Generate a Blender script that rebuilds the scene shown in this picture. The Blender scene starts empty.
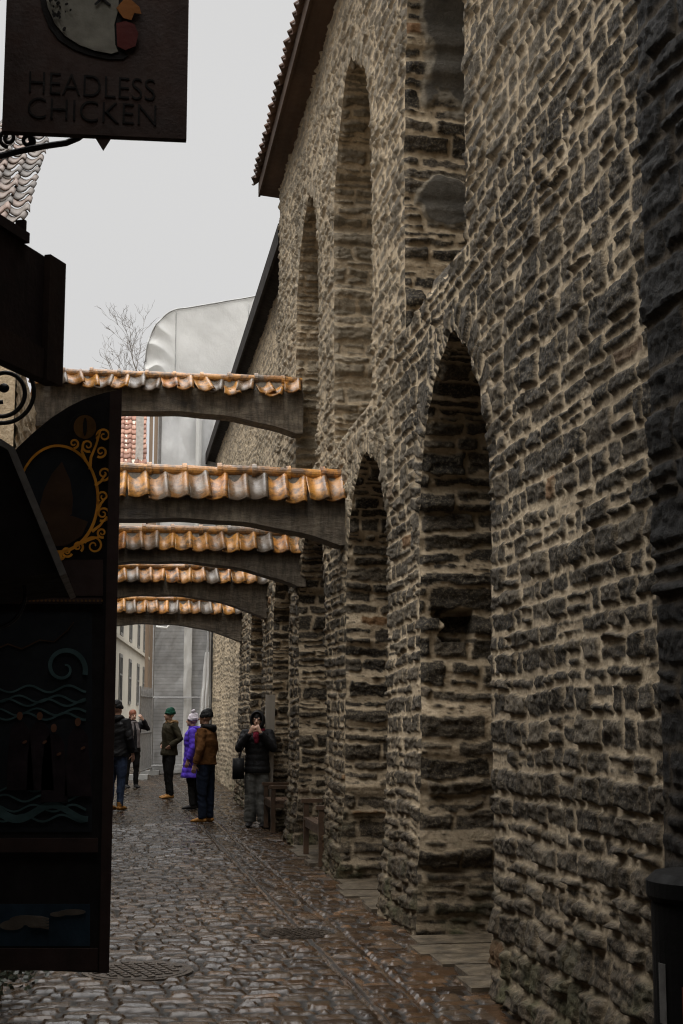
import bpy, bmesh, math, random
import numpy as np
from mathutils import Vector, Matrix
R_ = math.radians
rng = random.Random(7)
scene = bpy.context.scene
COL = scene.collection

# ------------------------------------------------------------------ camera, world, sun
EYE = Vector((0, 0, 1.62))
PITCH, YAW, FPX = R_(8.25), R_(8.782), 1400.0
cd = bpy.data.cameras.new('camera'); cam = bpy.data.objects.new('camera', cd); COL.objects.link(cam)
cam.location = EYE
cam.rotation_euler = (R_(90) + PITCH, 0, -YAW)
cd.sensor_fit = 'VERTICAL'; cd.sensor_height = 36; cd.sensor_width = 24
cd.lens = FPX * 36 / 1024
cd.clip_start = 0.05; cd.clip_end = 2000
cd.dof.use_dof = True; cd.dof.focus_distance = 13; cd.dof.aperture_fstop = 16
scene.camera = cam
scene.cycles.use_denoising = True; scene.cycles.pixel_filter_type = 'BLACKMAN_HARRIS'; scene.cycles.filter_width = 1.1
scene.cycles.use_adaptive_sampling = False; scene.cycles.max_bounces = 6

SUN_EL, SUN_AZ = R_(58), R_(-125)         # azimuth from +Y towards +X
w = bpy.data.worlds.new('World'); scene.world = w; w.use_nodes = True
nt = w.node_tree; N = nt.nodes; L = nt.links
bg = N['Background']
sky = N.new('ShaderNodeTexSky'); sky.sky_type = 'NISHITA'; sky.sun_disc = False
sky.sun_elevation = SUN_EL; sky.sun_rotation = SUN_AZ; sky.dust_density = 4
hs = N.new('ShaderNodeHueSaturation'); hs.inputs['Saturation'].default_value = 0.08
L.new(sky.outputs[0], hs.inputs['Color'])
tc = N.new('ShaderNodeTexCoord'); sx = N.new('ShaderNodeSeparateXYZ'); L.new(tc.outputs['Generated'], sx.inputs[0])
rp = N.new('ShaderNodeMapRange'); rp.interpolation_type = 'SMOOTHSTEP'; rp.inputs['From Min'].default_value = 0.5; rp.inputs['From Max'].default_value = 1
rp.inputs['To Min'].default_value = 6.4; rp.inputs['To Max'].default_value = 56
L.new(sx.outputs['Z'], rp.inputs['Value'])
cn = N.new('ShaderNodeTexNoise'); cn.inputs['Scale'].default_value = 1.6; cn.inputs['Detail'].default_value = 4
L.new(tc.outputs['Generated'], cn.inputs['Vector'])
cr = N.new('ShaderNodeMapRange'); cr.inputs['To Min'].default_value = 0.93; cr.inputs['To Max'].default_value = 1.07
L.new(cn.outputs['Fac'], cr.inputs['Value'])
mu = N.new('ShaderNodeMath'); mu.operation = 'MULTIPLY'; L.new(rp.outputs[0], mu.inputs[0]); L.new(cr.outputs[0], mu.inputs[1])
cc = N.new('ShaderNodeCombineColor')
for i, k in enumerate((1.0, 0.997, 0.996)):
    m_ = N.new('ShaderNodeMath'); m_.operation = 'MULTIPLY'; m_.inputs[1].default_value = k
    L.new(mu.outputs[0], m_.inputs[0]); L.new(m_.outputs[0], cc.inputs[i])
mx = N.new('ShaderNodeMix'); mx.data_type = 'RGBA'; mx.inputs['Factor'].default_value = 0.97
L.new(hs.outputs[0], mx.inputs['A']); L.new(cc.outputs[0], mx.inputs['B'])
L.new(mx.outputs['Result'], bg.inputs['Color']); bg.inputs['Strength'].default_value = 0.1

sd = bpy.data.lights.new('sun', 'SUN'); so = bpy.data.objects.new('sun', sd); COL.objects.link(so)
sd.energy = 1.5; sd.angle = R_(60); sd.color = (1, 0.93, 0.83)
dirv = Vector((math.sin(SUN_AZ) * math.cos(SUN_EL), math.cos(SUN_AZ) * math.cos(SUN_EL), math.sin(SUN_EL)))
so.rotation_euler = dirv.to_track_quat('Z', 'Y').to_euler()

vs = scene.view_settings
scene.display_settings.display_device = 'sRGB'
vs.view_transform = 'Standard'; vs.look = 'None'; vs.exposure = 0.08; vs.gamma = 1; vs.use_curve_mapping = False

# ------------------------------------------------------------------ helpers: objects
def tag(o, label=None, cat=None, group=None, kind=None):
    if label: o['label'] = label
    if cat: o['category'] = cat
    if group: o['group'] = group
    if kind: o['kind'] = kind
    return o

def empty(name, loc=(0, 0, 0), rz=0, label=None, cat=None, group=None):
    o = bpy.data.objects.new(name, None); COL.objects.link(o)
    o.location = loc; o.rotation_euler = (0, 0, rz); o.empty_display_size = 0.1
    return tag(o, label, cat, group)

def link_mesh(name, me, mat=None, parent=None):
    o = bpy.data.objects.new(name, me); COL.objects.link(o)
    if mat: me.materials.append(mat)
    if parent: o.parent = parent
    return o

def bobj(name, bm, mat=None, parent=None, smooth=False, bevel=0.0):
    if bevel > 0:
        es = [e for e in bm.edges if len(e.link_faces) == 2 and e.calc_face_angle(0) > 0.6]
        if es: bmesh.ops.bevel(bm, geom=es, offset=bevel, segments=2, profile=0.6, affect='EDGES')
    bmesh.ops.recalc_face_normals(bm, faces=bm.faces)
    me = bpy.data.meshes.new(name); bm.to_mesh(me); bm.free()
    if smooth: me.polygons.foreach_set('use_smooth', [True] * len(me.polygons))
    return link_mesh(name, me, mat, parent)

def box(bm, x0, x1, y0, y1, z0, z1, M=None):
    v = [bm.verts.new((x, y, z)) for x in (x0, x1) for y in (y0, y1) for z in (z0, z1)]
    if M is not None:
        for q in v: q.co = M @ q.co
    for f in ((0, 1, 3, 2), (4, 6, 7, 5), (0, 4, 5, 1), (2, 3, 7, 6), (0, 2, 6, 4), (1, 5, 7, 3)):
        bm.faces.new([v[i] for i in f])
    return v

def prism(bm, poly, y0, y1, M=None):
    """polygon in (x, z) extruded along y"""
    a = [bm.verts.new((x, y0, z)) for x, z in poly]; b = [bm.verts.new((x, y1, z)) for x, z in poly]
    if M is not None:
        for q in a + b: q.co = M @ q.co
    n = len(poly)
    bm.faces.new(a); bm.faces.new(b[::-1])
    for i in range(n): bm.faces.new((a[i], b[i], b[(i + 1) % n], a[(i + 1) % n]))

def tube(bm, pts, rad, seg=8, cap=True, up=None):
    """loft of elliptical rings; rad: float or (ra, rb) per point"""
    pts = [Vector(p) for p in pts]; n = len(pts)
    if not isinstance(rad, (list, tuple)): rad = [rad] * n
    rings = []; prev = None
    for i, p in enumerate(pts):
        t = (pts[min(i + 1, n - 1)] - pts[max(i - 1, 0)])
        if t.length < 1e-9: t = Vector((0, 0, 1))
        t.normalize()
        if prev is None:
            ref = Vector(up) if up else (Vector((1, 0, 0)) if abs(t.x) < 0.9 else Vector((0, 1, 0)))
        else: ref = prev
        a = ref - t * ref.dot(t)
        if a.length < 1e-6: a = t.orthogonal()
        a.normalize(); b = t.cross(a); prev = a
        r = rad[i]; ra, rb = r if isinstance(r, (tuple, list)) else (r, r)
        rings.append([bm.verts.new(p + a * ra * math.cos(2 * math.pi * k / seg) + b * rb * math.sin(2 * math.pi * k / seg)) for k in range(seg)])
    for i in range(n - 1):
        for k in range(seg):
            k2 = (k + 1) % seg
            bm.faces.new((rings[i][k], rings[i][k2], rings[i + 1][k2], rings[i + 1][k]))
    if cap:
        bm.faces.new(rings[0][::-1]); bm.faces.new(rings[-1])

def blob(bm, c, rx, ry, rz, seg=14, rings=8, M=None):
    c = Vector(c); vs_ = []
    for i in range(1, rings):
        a = math.pi * i / rings
        vs_.append([bm.verts.new(c + Vector((rx * math.sin(a) * math.cos(2 * math.pi * k / seg), ry * math.sin(a) * math.sin(2 * math.pi * k / seg), rz * math.cos(a)))) for k in range(seg)])
    t = bm.verts.new(c + Vector((0, 0, rz))); b = bm.verts.new(c - Vector((0, 0, rz)))
    for k in range(seg):
        k2 = (k + 1) % seg
        bm.faces.new((t, vs_[0][k], vs_[0][k2])); bm.faces.new((b, vs_[-1][k2], vs_[-1][k]))
        for i in range(rings - 2): bm.faces.new((vs_[i][k], vs_[i + 1][k], vs_[i + 1][k2], vs_[i][k2]))
    if M is not None:
        for r in vs_:
            for q in r: q.co = M @ q.co
        t.co = M @ t.co; b.co = M @ b.co

# ------------------------------------------------------------------ helpers: materials
class NG:
    def __init__(self, name):
        self.m = bpy.data.materials.new(name); self.m.use_nodes = True
        self.t = self.m.node_tree; self.n = self.t.nodes; self.l = self.t.links
        self.b = self.n['Principled BSDF']
        self.tc = self.n.new('ShaderNodeTexCoord')
    def put(self, sock, v):
        if isinstance(v, bpy.types.NodeSocket): self.l.new(v, sock)
        elif isinstance(v, (tuple, list)) and len(v) == 3 and sock.type == 'RGBA': sock.default_value = (*v, 1)
        else: sock.default_value = v
    def noise(self, scale, detail=5, rough=0.55, vec=None, stretch=None):
        n = self.n.new('ShaderNodeTexNoise'); n.inputs['Scale'].default_value = scale
        n.inputs['Detail'].default_value = detail; n.inputs['Roughness'].default_value = rough
        v = vec or self.tc.outputs['Object']
        if stretch:
            mp = self.n.new('ShaderNodeMapping'); mp.inputs['Scale'].default_value = stretch
            self.l.new(v, mp.inputs['Vector']); v = mp.outputs[0]
        self.l.new(v, n.inputs['Vector']); return n.outputs['Fac']
    def attr(self, name):
        a = self.n.new('ShaderNodeAttribute'); a.attribute_name = name; return a.outputs['Fac']
    def ramp(self, fac, stops):
        r = self.n.new('ShaderNodeValToRGB'); el = r.color_ramp.elements
        while len(el) > 1: el.remove(el[-1])
        for i, (p, c) in enumerate(stops):
            e = el[0] if i == 0 else el.new(p)
            e.position = p; e.color = (*c, 1) if isinstance(c, (tuple, list)) else (c, c, c, 1)
        self.l.new(fac, r.inputs[0]); return r.outputs[0]
    def mix(self, f, a, b, mode='MIX'):
        m = self.n.new('ShaderNodeMix'); m.data_type = 'RGBA'; m.blend_type = mode
        self.put(m.inputs['Factor'], f); self.put(m.inputs['A'], a); self.put(m.inputs['B'], b); return m.outputs['Result']
    def math(self, op, a, b=0.0, clamp=False):
        m = self.n.new('ShaderNodeMath'); m.operation = op; m.use_clamp = clamp
        self.put(m.inputs[0], a); self.put(m.inputs[1], b); return m.outputs[0]
    def range(self, v, a, b, c, d):
        m = self.n.new('ShaderNodeMapRange'); self.put(m.inputs['Value'], v)
        for k, q in zip(('From Min', 'From Max', 'To Min', 'To Max'), (a, b, c, d)): m.inputs[k].default_value = q
        return m.outputs[0]
    def bump(self, h, strength=0.4, dist=0.01, prev=None):
        b = self.n.new('ShaderNodeBump'); b.inputs['Strength'].default_value = strength; b.inputs['Distance'].default_value = dist
        self.l.new(h, b.inputs['Height'])
        if prev: self.l.new(prev, b.inputs['Normal'])
        return b.outputs[0]
    def out(self, color, rough=0.7, normal=None, spec=None, metal=None):
        self.put(self.b.inputs['Base Color'], color); self.put(self.b.inputs['Roughness'], rough)
        if normal: self.l.new(normal, self.b.inputs['Normal'])
        if spec is not None: self.b.inputs['Specular IOR Level'].default_value = spec
        if metal is not None: self.b.inputs['Metallic'].default_value = metal
        return self.m

def plain(name, c, rough=0.6, var=0.25, scale=6, bump=0.15, bscale=60, metal=None, stretch=None, spec=None):
    g = NG(name); n = g.noise(scale, stretch=stretch)
    lo = tuple(x * (1 - var) for x in c); hi = tuple(min(1, x * (1 + var)) for x in c)
    col = g.ramp(n, [(0.3, lo), (0.7, hi)])
    rr = g.range(g.noise(scale * 2.7), 0.3, 0.7, max(0.05, rough - 0.12), min(1, rough + 0.12))
    return g.out(col, rr, g.bump(g.noise(bscale, stretch=stretch), bump, 0.01), spec, metal)

def mat_masonry(name='limestone masonry', shade=1.0):
    g = NG(name)
    st = g.attr('stone'); rn = g.attr('rnd'); wash = g.attr('wash'); pl = g.attr('plaster')
    n1 = g.noise(9, 6, 0.62); n2 = g.noise(45, 5, 0.6); n3 = g.noise(1.1, 4)
    f = g.math('ADD', g.math('MULTIPLY', rn, 0.55), g.math('MULTIPLY', n1, 0.5))
    stone = g.ramp(f, [(0.12, (0.018, 0.0155, 0.012)), (0.4, (0.032, 0.027, 0.021)), (0.62, (0.055, 0.046, 0.035)), (0.78, (0.10, 0.082, 0.06)), (0.9, (0.17, 0.135, 0.09))])
    fleck = g.ramp(g.noise(48, 7, 0.75), [(0.50, 0.0), (0.60, 1.0)])
    stone = g.mix(g.math('MULTIPLY', fleck, 0.48), stone, (0.29, 0.24, 0.165))
    pit = g.ramp(g.noise(36, 6, 0.7, stretch=(1, 1, 1.6)), [(0.40, 1.0), (0.50, 0.0)])
    stone = g.mix(g.math('MULTIPLY', pit, 0.6), stone, (0.012, 0.010, 0.008))
    rust = g.ramp(rn, [(0.988, 0.0), (0.993, 1.0)])
    stone = g.mix(g.math('MULTIPLY', rust, 0.7), stone, (0.22, 0.105, 0.035))
    mortar = g.ramp(n1, [(0.25, (0.34, 0.27, 0.18)), (0.5, (0.48, 0.385, 0.265)), (0.75, (0.58, 0.48, 0.345))])
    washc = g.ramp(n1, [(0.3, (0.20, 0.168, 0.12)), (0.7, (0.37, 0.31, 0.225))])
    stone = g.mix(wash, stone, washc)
    col = g.mix(st, mortar, stone)
    plc = g.ramp(g.noise(5, 6), [(0.3, (0.062, 0.057, 0.048)), (0.7, (0.12, 0.108, 0.09))])
    col = g.mix(pl, col, plc)
    rim = g.ramp(pl, [(0.04, 0.0), (0.3, 1.0), (0.7, 1.0), (0.97, 0.0)])
    col = g.mix(g.math('MULTIPLY', rim, 0.6), col, (0.24, 0.215, 0.17))
    # brown eroded and mossy band along the foot of the wall
    sp = g.n.new('ShaderNodeSeparateXYZ'); geo = g.n.new('ShaderNodeNewGeometry'); g.l.new(geo.outputs['Position'], sp.inputs[0])
    foot = g.math('ADD', g.range(sp.outputs['Z'], 0.3, 1.9, 1, 0), g.math('MULTIPLY', g.math('SUBTRACT', n3, 0.5), 1.2), True)
    col = g.mix(g.math('MULTIPLY', foot, 0.5), col, g.ramp(g.noise(17, 7, 0.72), [(0.38, (0.022, 0.017, 0.011)), (0.5, (0.075, 0.056, 0.036)), (0.64, (0.22, 0.165, 0.105))]))
    moss = g.math('MULTIPLY', g.range(sp.outputs['Z'], 0.05, 0.75, 1, 0), g.ramp(g.noise(2.3, 5), [(0.5, 0.0), (0.62, 1.0)]))
    col = g.mix(g.math('MULTIPLY', moss, 0.6), col, g.ramp(n2, [(0.3, (0.03, 0.04, 0.012)), (0.7, (0.08, 0.085, 0.03))]))
    stain = g.ramp(g.noise(0.7, 6, 0.6), [(0.35, 0.72), (0.62, 1.0)])
    col = g.mix(1.0, col, stain, 'MULTIPLY')
    col = g.mix(0.35, col, g.ramp(n2, [(0.25, 0.35), (0.7, 1.25)]), 'MULTIPLY')
    if shade < 1: col = g.mix(1.0, col, (shade, shade * 0.95, shade * 0.9), 'MULTIPLY')
    b = g.bump(g.noise(28, 8, 0.7), 1.0, 0.03)
    b = g.bump(g.noise(110, 4, 0.6), 0.5, 0.008, b)
    ro = g.math('ADD', g.math('MULTIPLY', st, -0.12), g.range(n1, 0.3, 0.7, 0.74, 0.95))
    return g.out(col, ro, b, 0.18)

def mat_paving():
    g = NG('wet paving stones')
    st = g.attr('stone'); rn = g.attr('rnd'); br = g.attr('brown')
    n1 = g.noise(7, 6, 0.6); n2 = g.noise(40, 5, 0.6)
    f = g.math('ADD', g.math('MULTIPLY', rn, 0.6), g.math('MULTIPLY', n1, 0.42))
    grey = g.ramp(f, [(0.15, (0.011, 0.008, 0.006)), (0.5, (0.030, 0.020, 0.013)), (0.8, (0.068, 0.046, 0.029))])
    brown = g.ramp(f, [(0.15, (0.026, 0.016, 0.010)), (0.5, (0.065, 0.036, 0.018)), (0.68, (0.058, 0.045, 0.033)), (0.85, (0.13, 0.07, 0.034))])
    col = g.mix(br, grey, brown)
    joint = g.ramp(n2, [(0.3, (0.006, 0.005, 0.004)), (0.7, (0.018, 0.014, 0.010))])
    col = g.mix(st, joint, col)
    wet = g.noise(1.7, 5, 0.6)
    ro = g.math('ADD', g.range(wet, 0.35, 0.65, 0.08, 0.26), g.math('MULTIPLY', g.math('SUBTRACT', n2, 0.5), 0.25))
    ro = g.math('ADD', ro, g.math('MULTIPLY', g.math('SUBTRACT', 1.0, st), 0.45), True)
    b = g.bump(g.noise(16, 6, 0.6), 0.45, 0.02); b = g.bump(g.noise(70, 3), 0.15, 0.005, b)
    return g.out(col, ro, b, 0.32)

def mat_tile():
    g = NG('glazed clay tile')
    rn = g.attr('rnd'); n1 = g.noise(11, 5); n2 = g.noise(60, 4)
    rf = g.math('ADD', g.math('MULTIPLY', rn, 0.75), g.math('MULTIPLY', g.math('SUBTRACT', g.noise(4.5, 5, 0.65), 0.38), 0.9))
    base = g.ramp(rf, [(0.0, (0.10, 0.085, 0.07)), (0.2, (0.15, 0.11, 0.075)), (0.3, (0.34, 0.15, 0.035)), (0.65, (0.46, 0.21, 0.04)), (0.9, (0.40, 0.155, 0.04)), (1.0, (0.30, 0.19, 0.10))])
    dirt = g.ramp(g.noise(9, 7, 0.68), [(0.44, 0.0), (0.60, 1.0)])
    col = g.mix(g.math('MULTIPLY', dirt, 0.85), base, (0.050, 0.036, 0.025))
    col = g.mix(0.35, col, g.ramp(n2, [(0.3, 0.5), (0.7, 1.2)]), 'MULTIPLY')
    ro = g.range(n1, 0.3, 0.7, 0.20, 0.5)
    return g.out(col, ro, g.bump(g.noise(24, 6, 0.65), 0.5, 0.012), 0.5)

def mat_roof(name, cols, rough=0.7):
    g = NG(name); rn = g.attr('rnd'); n1 = g.noise(8, 5)
    f = g.math('ADD', g.math('MULTIPLY', rn, 0.6), g.math('MULTIPLY', n1, 0.4))
    return g.out(g.ramp(f, [(0.25, cols[0]), (0.5, cols[1]), (0.75, cols[2])]), rough, g.bump(g.noise(50), 0.3, 0.01))

SHADED_MAS = mat_masonry('soot blackened masonry', 0.14)  # near pier's shade put into the stone colour, on top of dark wet stone
MAS, PAV, TILE = mat_masonry(), mat_paving(), mat_tile()
def mat_beam():
    g = NG('weathered plastered beam'); a = g.noise(2.2, 7, 0.65, stretch=(0.7, 1, 2.2)); b = g.noise(7, 6, 0.65, stretch=(2.2, 1, 0.5))
    c = g.ramp(a, [(0.32, (0.05, 0.039, 0.028)), (0.5, (0.13, 0.105, 0.077)), (0.66, (0.24, 0.205, 0.155))])
    c = g.mix(0.8, c, g.ramp(b, [(0.38, 0.35), (0.6, 1.0)]), 'MULTIPLY')
    return g.out(c, g.range(a, 0.3, 0.7, 0.45, 0.8), g.bump(g.noise(14, 7, 0.65, stretch=(0.6, 1, 1.6)), 0.8, 0.02), 0.3)
BEAM = mat_beam()
OLDTILE = mat_roof('old clay pantile', ((0.055, 0.046, 0.038), (0.10, 0.078, 0.062), (0.13, 0.08, 0.057)))
DARKTILE = mat_roof('dark brown pantile', ((0.05, 0.034, 0.026), (0.085, 0.052, 0.038), (0.12, 0.07, 0.05)))
REDTILE = mat_roof('red clay roof', ((0.15, 0.065, 0.04), (0.23, 0.10, 0.06), (0.28, 0.14, 0.09)))
DKWOOD = plain('dark stained wood', (0.030, 0.020, 0.016), 0.6, 0.35, 5, 0.3, 40, stretch=(1, 1, 6))
EAVEWOOD = plain('dark eave boards', (0.062, 0.040, 0.028), 0.8, 0.4, 4, 0.3, 30, stretch=(1, 0.15, 1), spec=0.12)
BENCHWOOD = plain('wet bench wood', (0.062, 0.037, 0.022), 0.4, 0.4, 6, 0.3, 50, stretch=(1, 0.2, 1))
PALEWOOD = plain('pale weathered board', (0.26, 0.235, 0.20), 0.7, 0.3, 5, 0.3, 30, stretch=(1, 1, 0.1))
POSTWOOD = plain('brown timber post', (0.21, 0.15, 0.10), 0.7, 0.3, 5, 0.3, 30, stretch=(1, 1, 0.1))
IRON = plain('black wrought iron', (0.012, 0.011, 0.011), 0.45, 0.3, 20, 0.2, 80, metal=0.5)
SIGNBROWN = plain('dark brown sign paint', (0.021, 0.0095, 0.006), 0.75, 0.3, 7, 0.2, 60, spec=0.2)
SIGNRED = plain('dark oxblood sign paint', (0.017, 0.008, 0.0075), 0.75, 0.3, 7, 0.2, 60, spec=0.2)

# ------------------------------------------------------------------ numpy noise and masonry
def _h(ix, iy, s):
    h = (ix.astype(np.int64) * 374761393 + iy.astype(np.int64) * 668265263 + s * 974711) & 0xffffffff
    h = ((h ^ (h >> 13)) * 1274126177) & 0xffffffff
    h = ((h ^ (h >> 15)) * 2246822519) & 0xffffffff
    return ((h ^ (h >> 16)) & 0xffffff).astype(np.float64) / 0xffffff
def vnoise(x, y, s=0):
    ix = np.floor(x); iy = np.floor(y); fx = x - ix; fy = y - iy
    fx = fx * fx * fx * (fx * (fx * 6 - 15) + 10); fy = fy * fy * fy * (fy * (fy * 6 - 15) + 10)
    a = _h(ix, iy, s); b = _h(ix + 1, iy, s); c = _h(ix, iy + 1, s); d = _h(ix + 1, iy + 1, s)
    return ((a + (b - a) * fx) * (1 - fy) + (c + (d - c) * fx) * fy) * 2 - 1
def fbm(x, y, o=3, s=0):
    t = 0; a = 1; n = 0
    for k in range(o): t = t + a * vnoise(x * 2 ** k + 17.3 * k, y * 2 ** k - 9.1 * k, s + k); n += a; a *= 0.55
    return t / n
def sst(a, b, x):
    t = np.clip((x - a) / (b - a), 0, 1); return t * t * (3 - 2 * t)

def masonry(u, v, seed, ch=(0.085, 0.17), ln=(0.16, 0.52), joint=(0.006, 0.02), relief=0.04, warp=1.0, cover=0.012, rad=0.022, split=0.22, rough=1.0, edge=0.016):
    """stone layout on flat coordinates (u along the course, v up): relief, stone mask, per stone random"""
    rough = rough if np.isscalar(rough) else rough.ravel(); relief = relief if np.isscalar(relief) else relief.ravel()
    shp = u.shape; u = u.ravel().astype(float); v = v.ravel().astype(float)
    uw = u + warp * (0.03 * fbm(u * 1.4, v * 1.4, 2, seed + 1) + 0.012 * fbm(u * 8, v * 8, 2, seed + 2))
    vw = v + warp * (0.045 * fbm(u * 0.9, v * 0.7, 2, seed + 3) + 0.014 * fbm(u * 6, v * 8, 2, seed + 4))
    r = np.random.RandomState(seed)
    v0, v1 = vw.min() - 0.3, vw.max() + 0.3
    b = [v0]
    while b[-1] < v1: b.append(b[-1] + r.uniform(*ch))
    b = np.array(b); row = np.searchsorted(b, vw) - 1
    u0, u1 = uw.min() - 1, uw.max() + 1
    H = np.zeros_like(u); D = np.zeros_like(u); RN = np.zeros_like(u)
    order = np.argsort(row, kind='stable'); rs = row[order]
    edges = np.searchsorted(rs, np.arange(len(b) + 1))
    for k in range(len(b) - 1):
        idx = order[edges[k]:edges[k + 1]]
        if len(idx) == 0: continue
        n = int((u1 - u0) / ln[0]) + 4
        js = u0 - r.uniform(0, 0.4) + np.cumsum(r.uniform(ln[0], ln[1], n) * np.where(r.rand(n) < 0.15, 0.6, 1.0))
        js = np.concatenate([[u0 - 1], js]); m = len(js)
        cu = uw[idx]; cv = vw[idx]
        c = np.clip(np.searchsorted(js, cu) - 1, 0, m - 2)
        sp = r.rand(m) < split; sf = r.uniform(0.36, 0.64, m)
        lo = np.full(len(idx), b[k]); hi = np.full(len(idx), b[k + 1])
        sv = lo + (hi - lo) * sf[c]; upper = sp[c] & (cv >= sv); lower = sp[c] & (cv < sv)
        lo = np.where(upper, sv, lo); hi = np.where(lower, sv, hi)
        jj = r.uniform(joint[0], joint[1], (4, m))
        x0 = js[c] + jj[0][c]; x1 = js[c + 1] - jj[1][c]; y0 = lo + jj[2][c]; y1 = hi - jj[3][c]
        px = np.abs(cu - (x0 + x1) / 2) - ((x1 - x0) / 2 - rad); py = np.abs(cv - (y0 + y1) / 2) - ((y1 - y0) / 2 - rad)
        d = -(np.hypot(np.maximum(px, 0), np.maximum(py, 0)) + np.minimum(np.maximum(px, py), 0) - rad)
        sid = c * 2 + upper
        rn = r.rand(2 * m + 2)[sid]; hs_ = r.uniform(0.45, 1.25, 2 * m + 2)[sid]
        gx = r.uniform(-0.06, 0.06, 2 * m + 2)[sid]; gy = r.uniform(-0.12, 0.12, 2 * m + 2)[sid]
        D[idx] = d; RN[idx] = rn
        H[idx] = (relief if np.isscalar(relief) else relief[idx]) * hs_ + (rough if np.isscalar(rough) else rough[idx]) * (gx * (cu - (x0 + x1) / 2) + gy * (cv - (y0 + y1) / 2))
    D = D + warp * 0.009 * fbm(u * 16, v * 16, 2, seed + 5)
    cv_ = cover * (0.4 + 1.2 * np.clip(fbm(u * 0.9, v * 0.9, 3, seed + 6) + 0.3, 0, 1)) if np.isscalar(cover) else cover.ravel() * (0.6 + 0.8 * np.clip(fbm(u * 0.9, v * 0.9, 3, seed + 6) + 0.3, 0, 1))
    mask = sst(-0.002, 0.007, D - cv_ * 0.8)
    prof = sst(-0.001, edge, D - cv_ * 0.5) ** 0.75
    rock = 0.012 * fbm(u * 5, v * 26, 4, seed + 7) + 0.010 * fbm(u * 18, v * 22, 3, seed + 8) - 0.012 * np.abs(fbm(u * 11, v * 17, 2, seed + 11)) - 0.006 * np.abs(vnoise(u * 34, v * 38, seed + 12))
    mort = 0.006 * fbm(u * 10, v * 10, 3, seed + 9) + 0.35 * relief * np.clip(cv_ / 0.03, 0, 1)
    h = np.maximum(prof * (H + rough * rock), mort * 0.6) + (1 - prof) * 0.006 * fbm(u * 25, v * 25, 2, seed + 10)
    return h.reshape(shp), mask.reshape(shp), RN.reshape(shp)

def grid_obj(name, P, attrs=None, keep=None, mat=None, parent=None, flip=False):
    n, m = P.shape[:2]
    idx = np.arange(n * m).reshape(n, m)
    q = np.stack([idx[:-1, :-1], idx[1:, :-1], idx[1:, 1:], idx[:-1, 1:]], -1)
    q = q.reshape(-1, 4)
    if keep is not None: q = q[keep.ravel()]
    if flip: q = q[:, ::-1]
    used = np.zeros(n * m, bool); used[q.ravel()] = True
    remap = np.cumsum(used) - 1
    co = P.reshape(-1, 3)[used]; q = remap[q]
    me = bpy.data.meshes.new(name)
    me.vertices.add(len(co)); me.vertices.foreach_set('co', co.astype(np.float32).ravel())
    me.loops.add(q.size); me.loops.foreach_set('vertex_index', q.astype(np.int32).ravel())
    me.polygons.add(len(q)); me.polygons.foreach_set('loop_start', (np.arange(len(q)) * 4).astype(np.int32))
    me.polygons.foreach_set('use_smooth', np.ones(len(q), bool))
    me.update(calc_edges=True)
    for k, a in (attrs or {}).items():
        at = me.attributes.new(k, 'FLOAT', 'POINT'); at.data.foreach_set('value', a.ravel()[used].astype(np.float32))
    return link_mesh(name, me, mat, parent)

# ------------------------------------------------------------------ the church wall on the right
WX = 2.22
def bulge(d, z):
    b = 0.03 * fbm(d * 0.35, z * 0.35, 2, 91) - 0.07 * np.clip(1 - z / 1.1, 0, 1) ** 1.5 * (1 + 0.5 * fbm(d * 1.1, z * 1.5, 2, 92))
    return b

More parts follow.
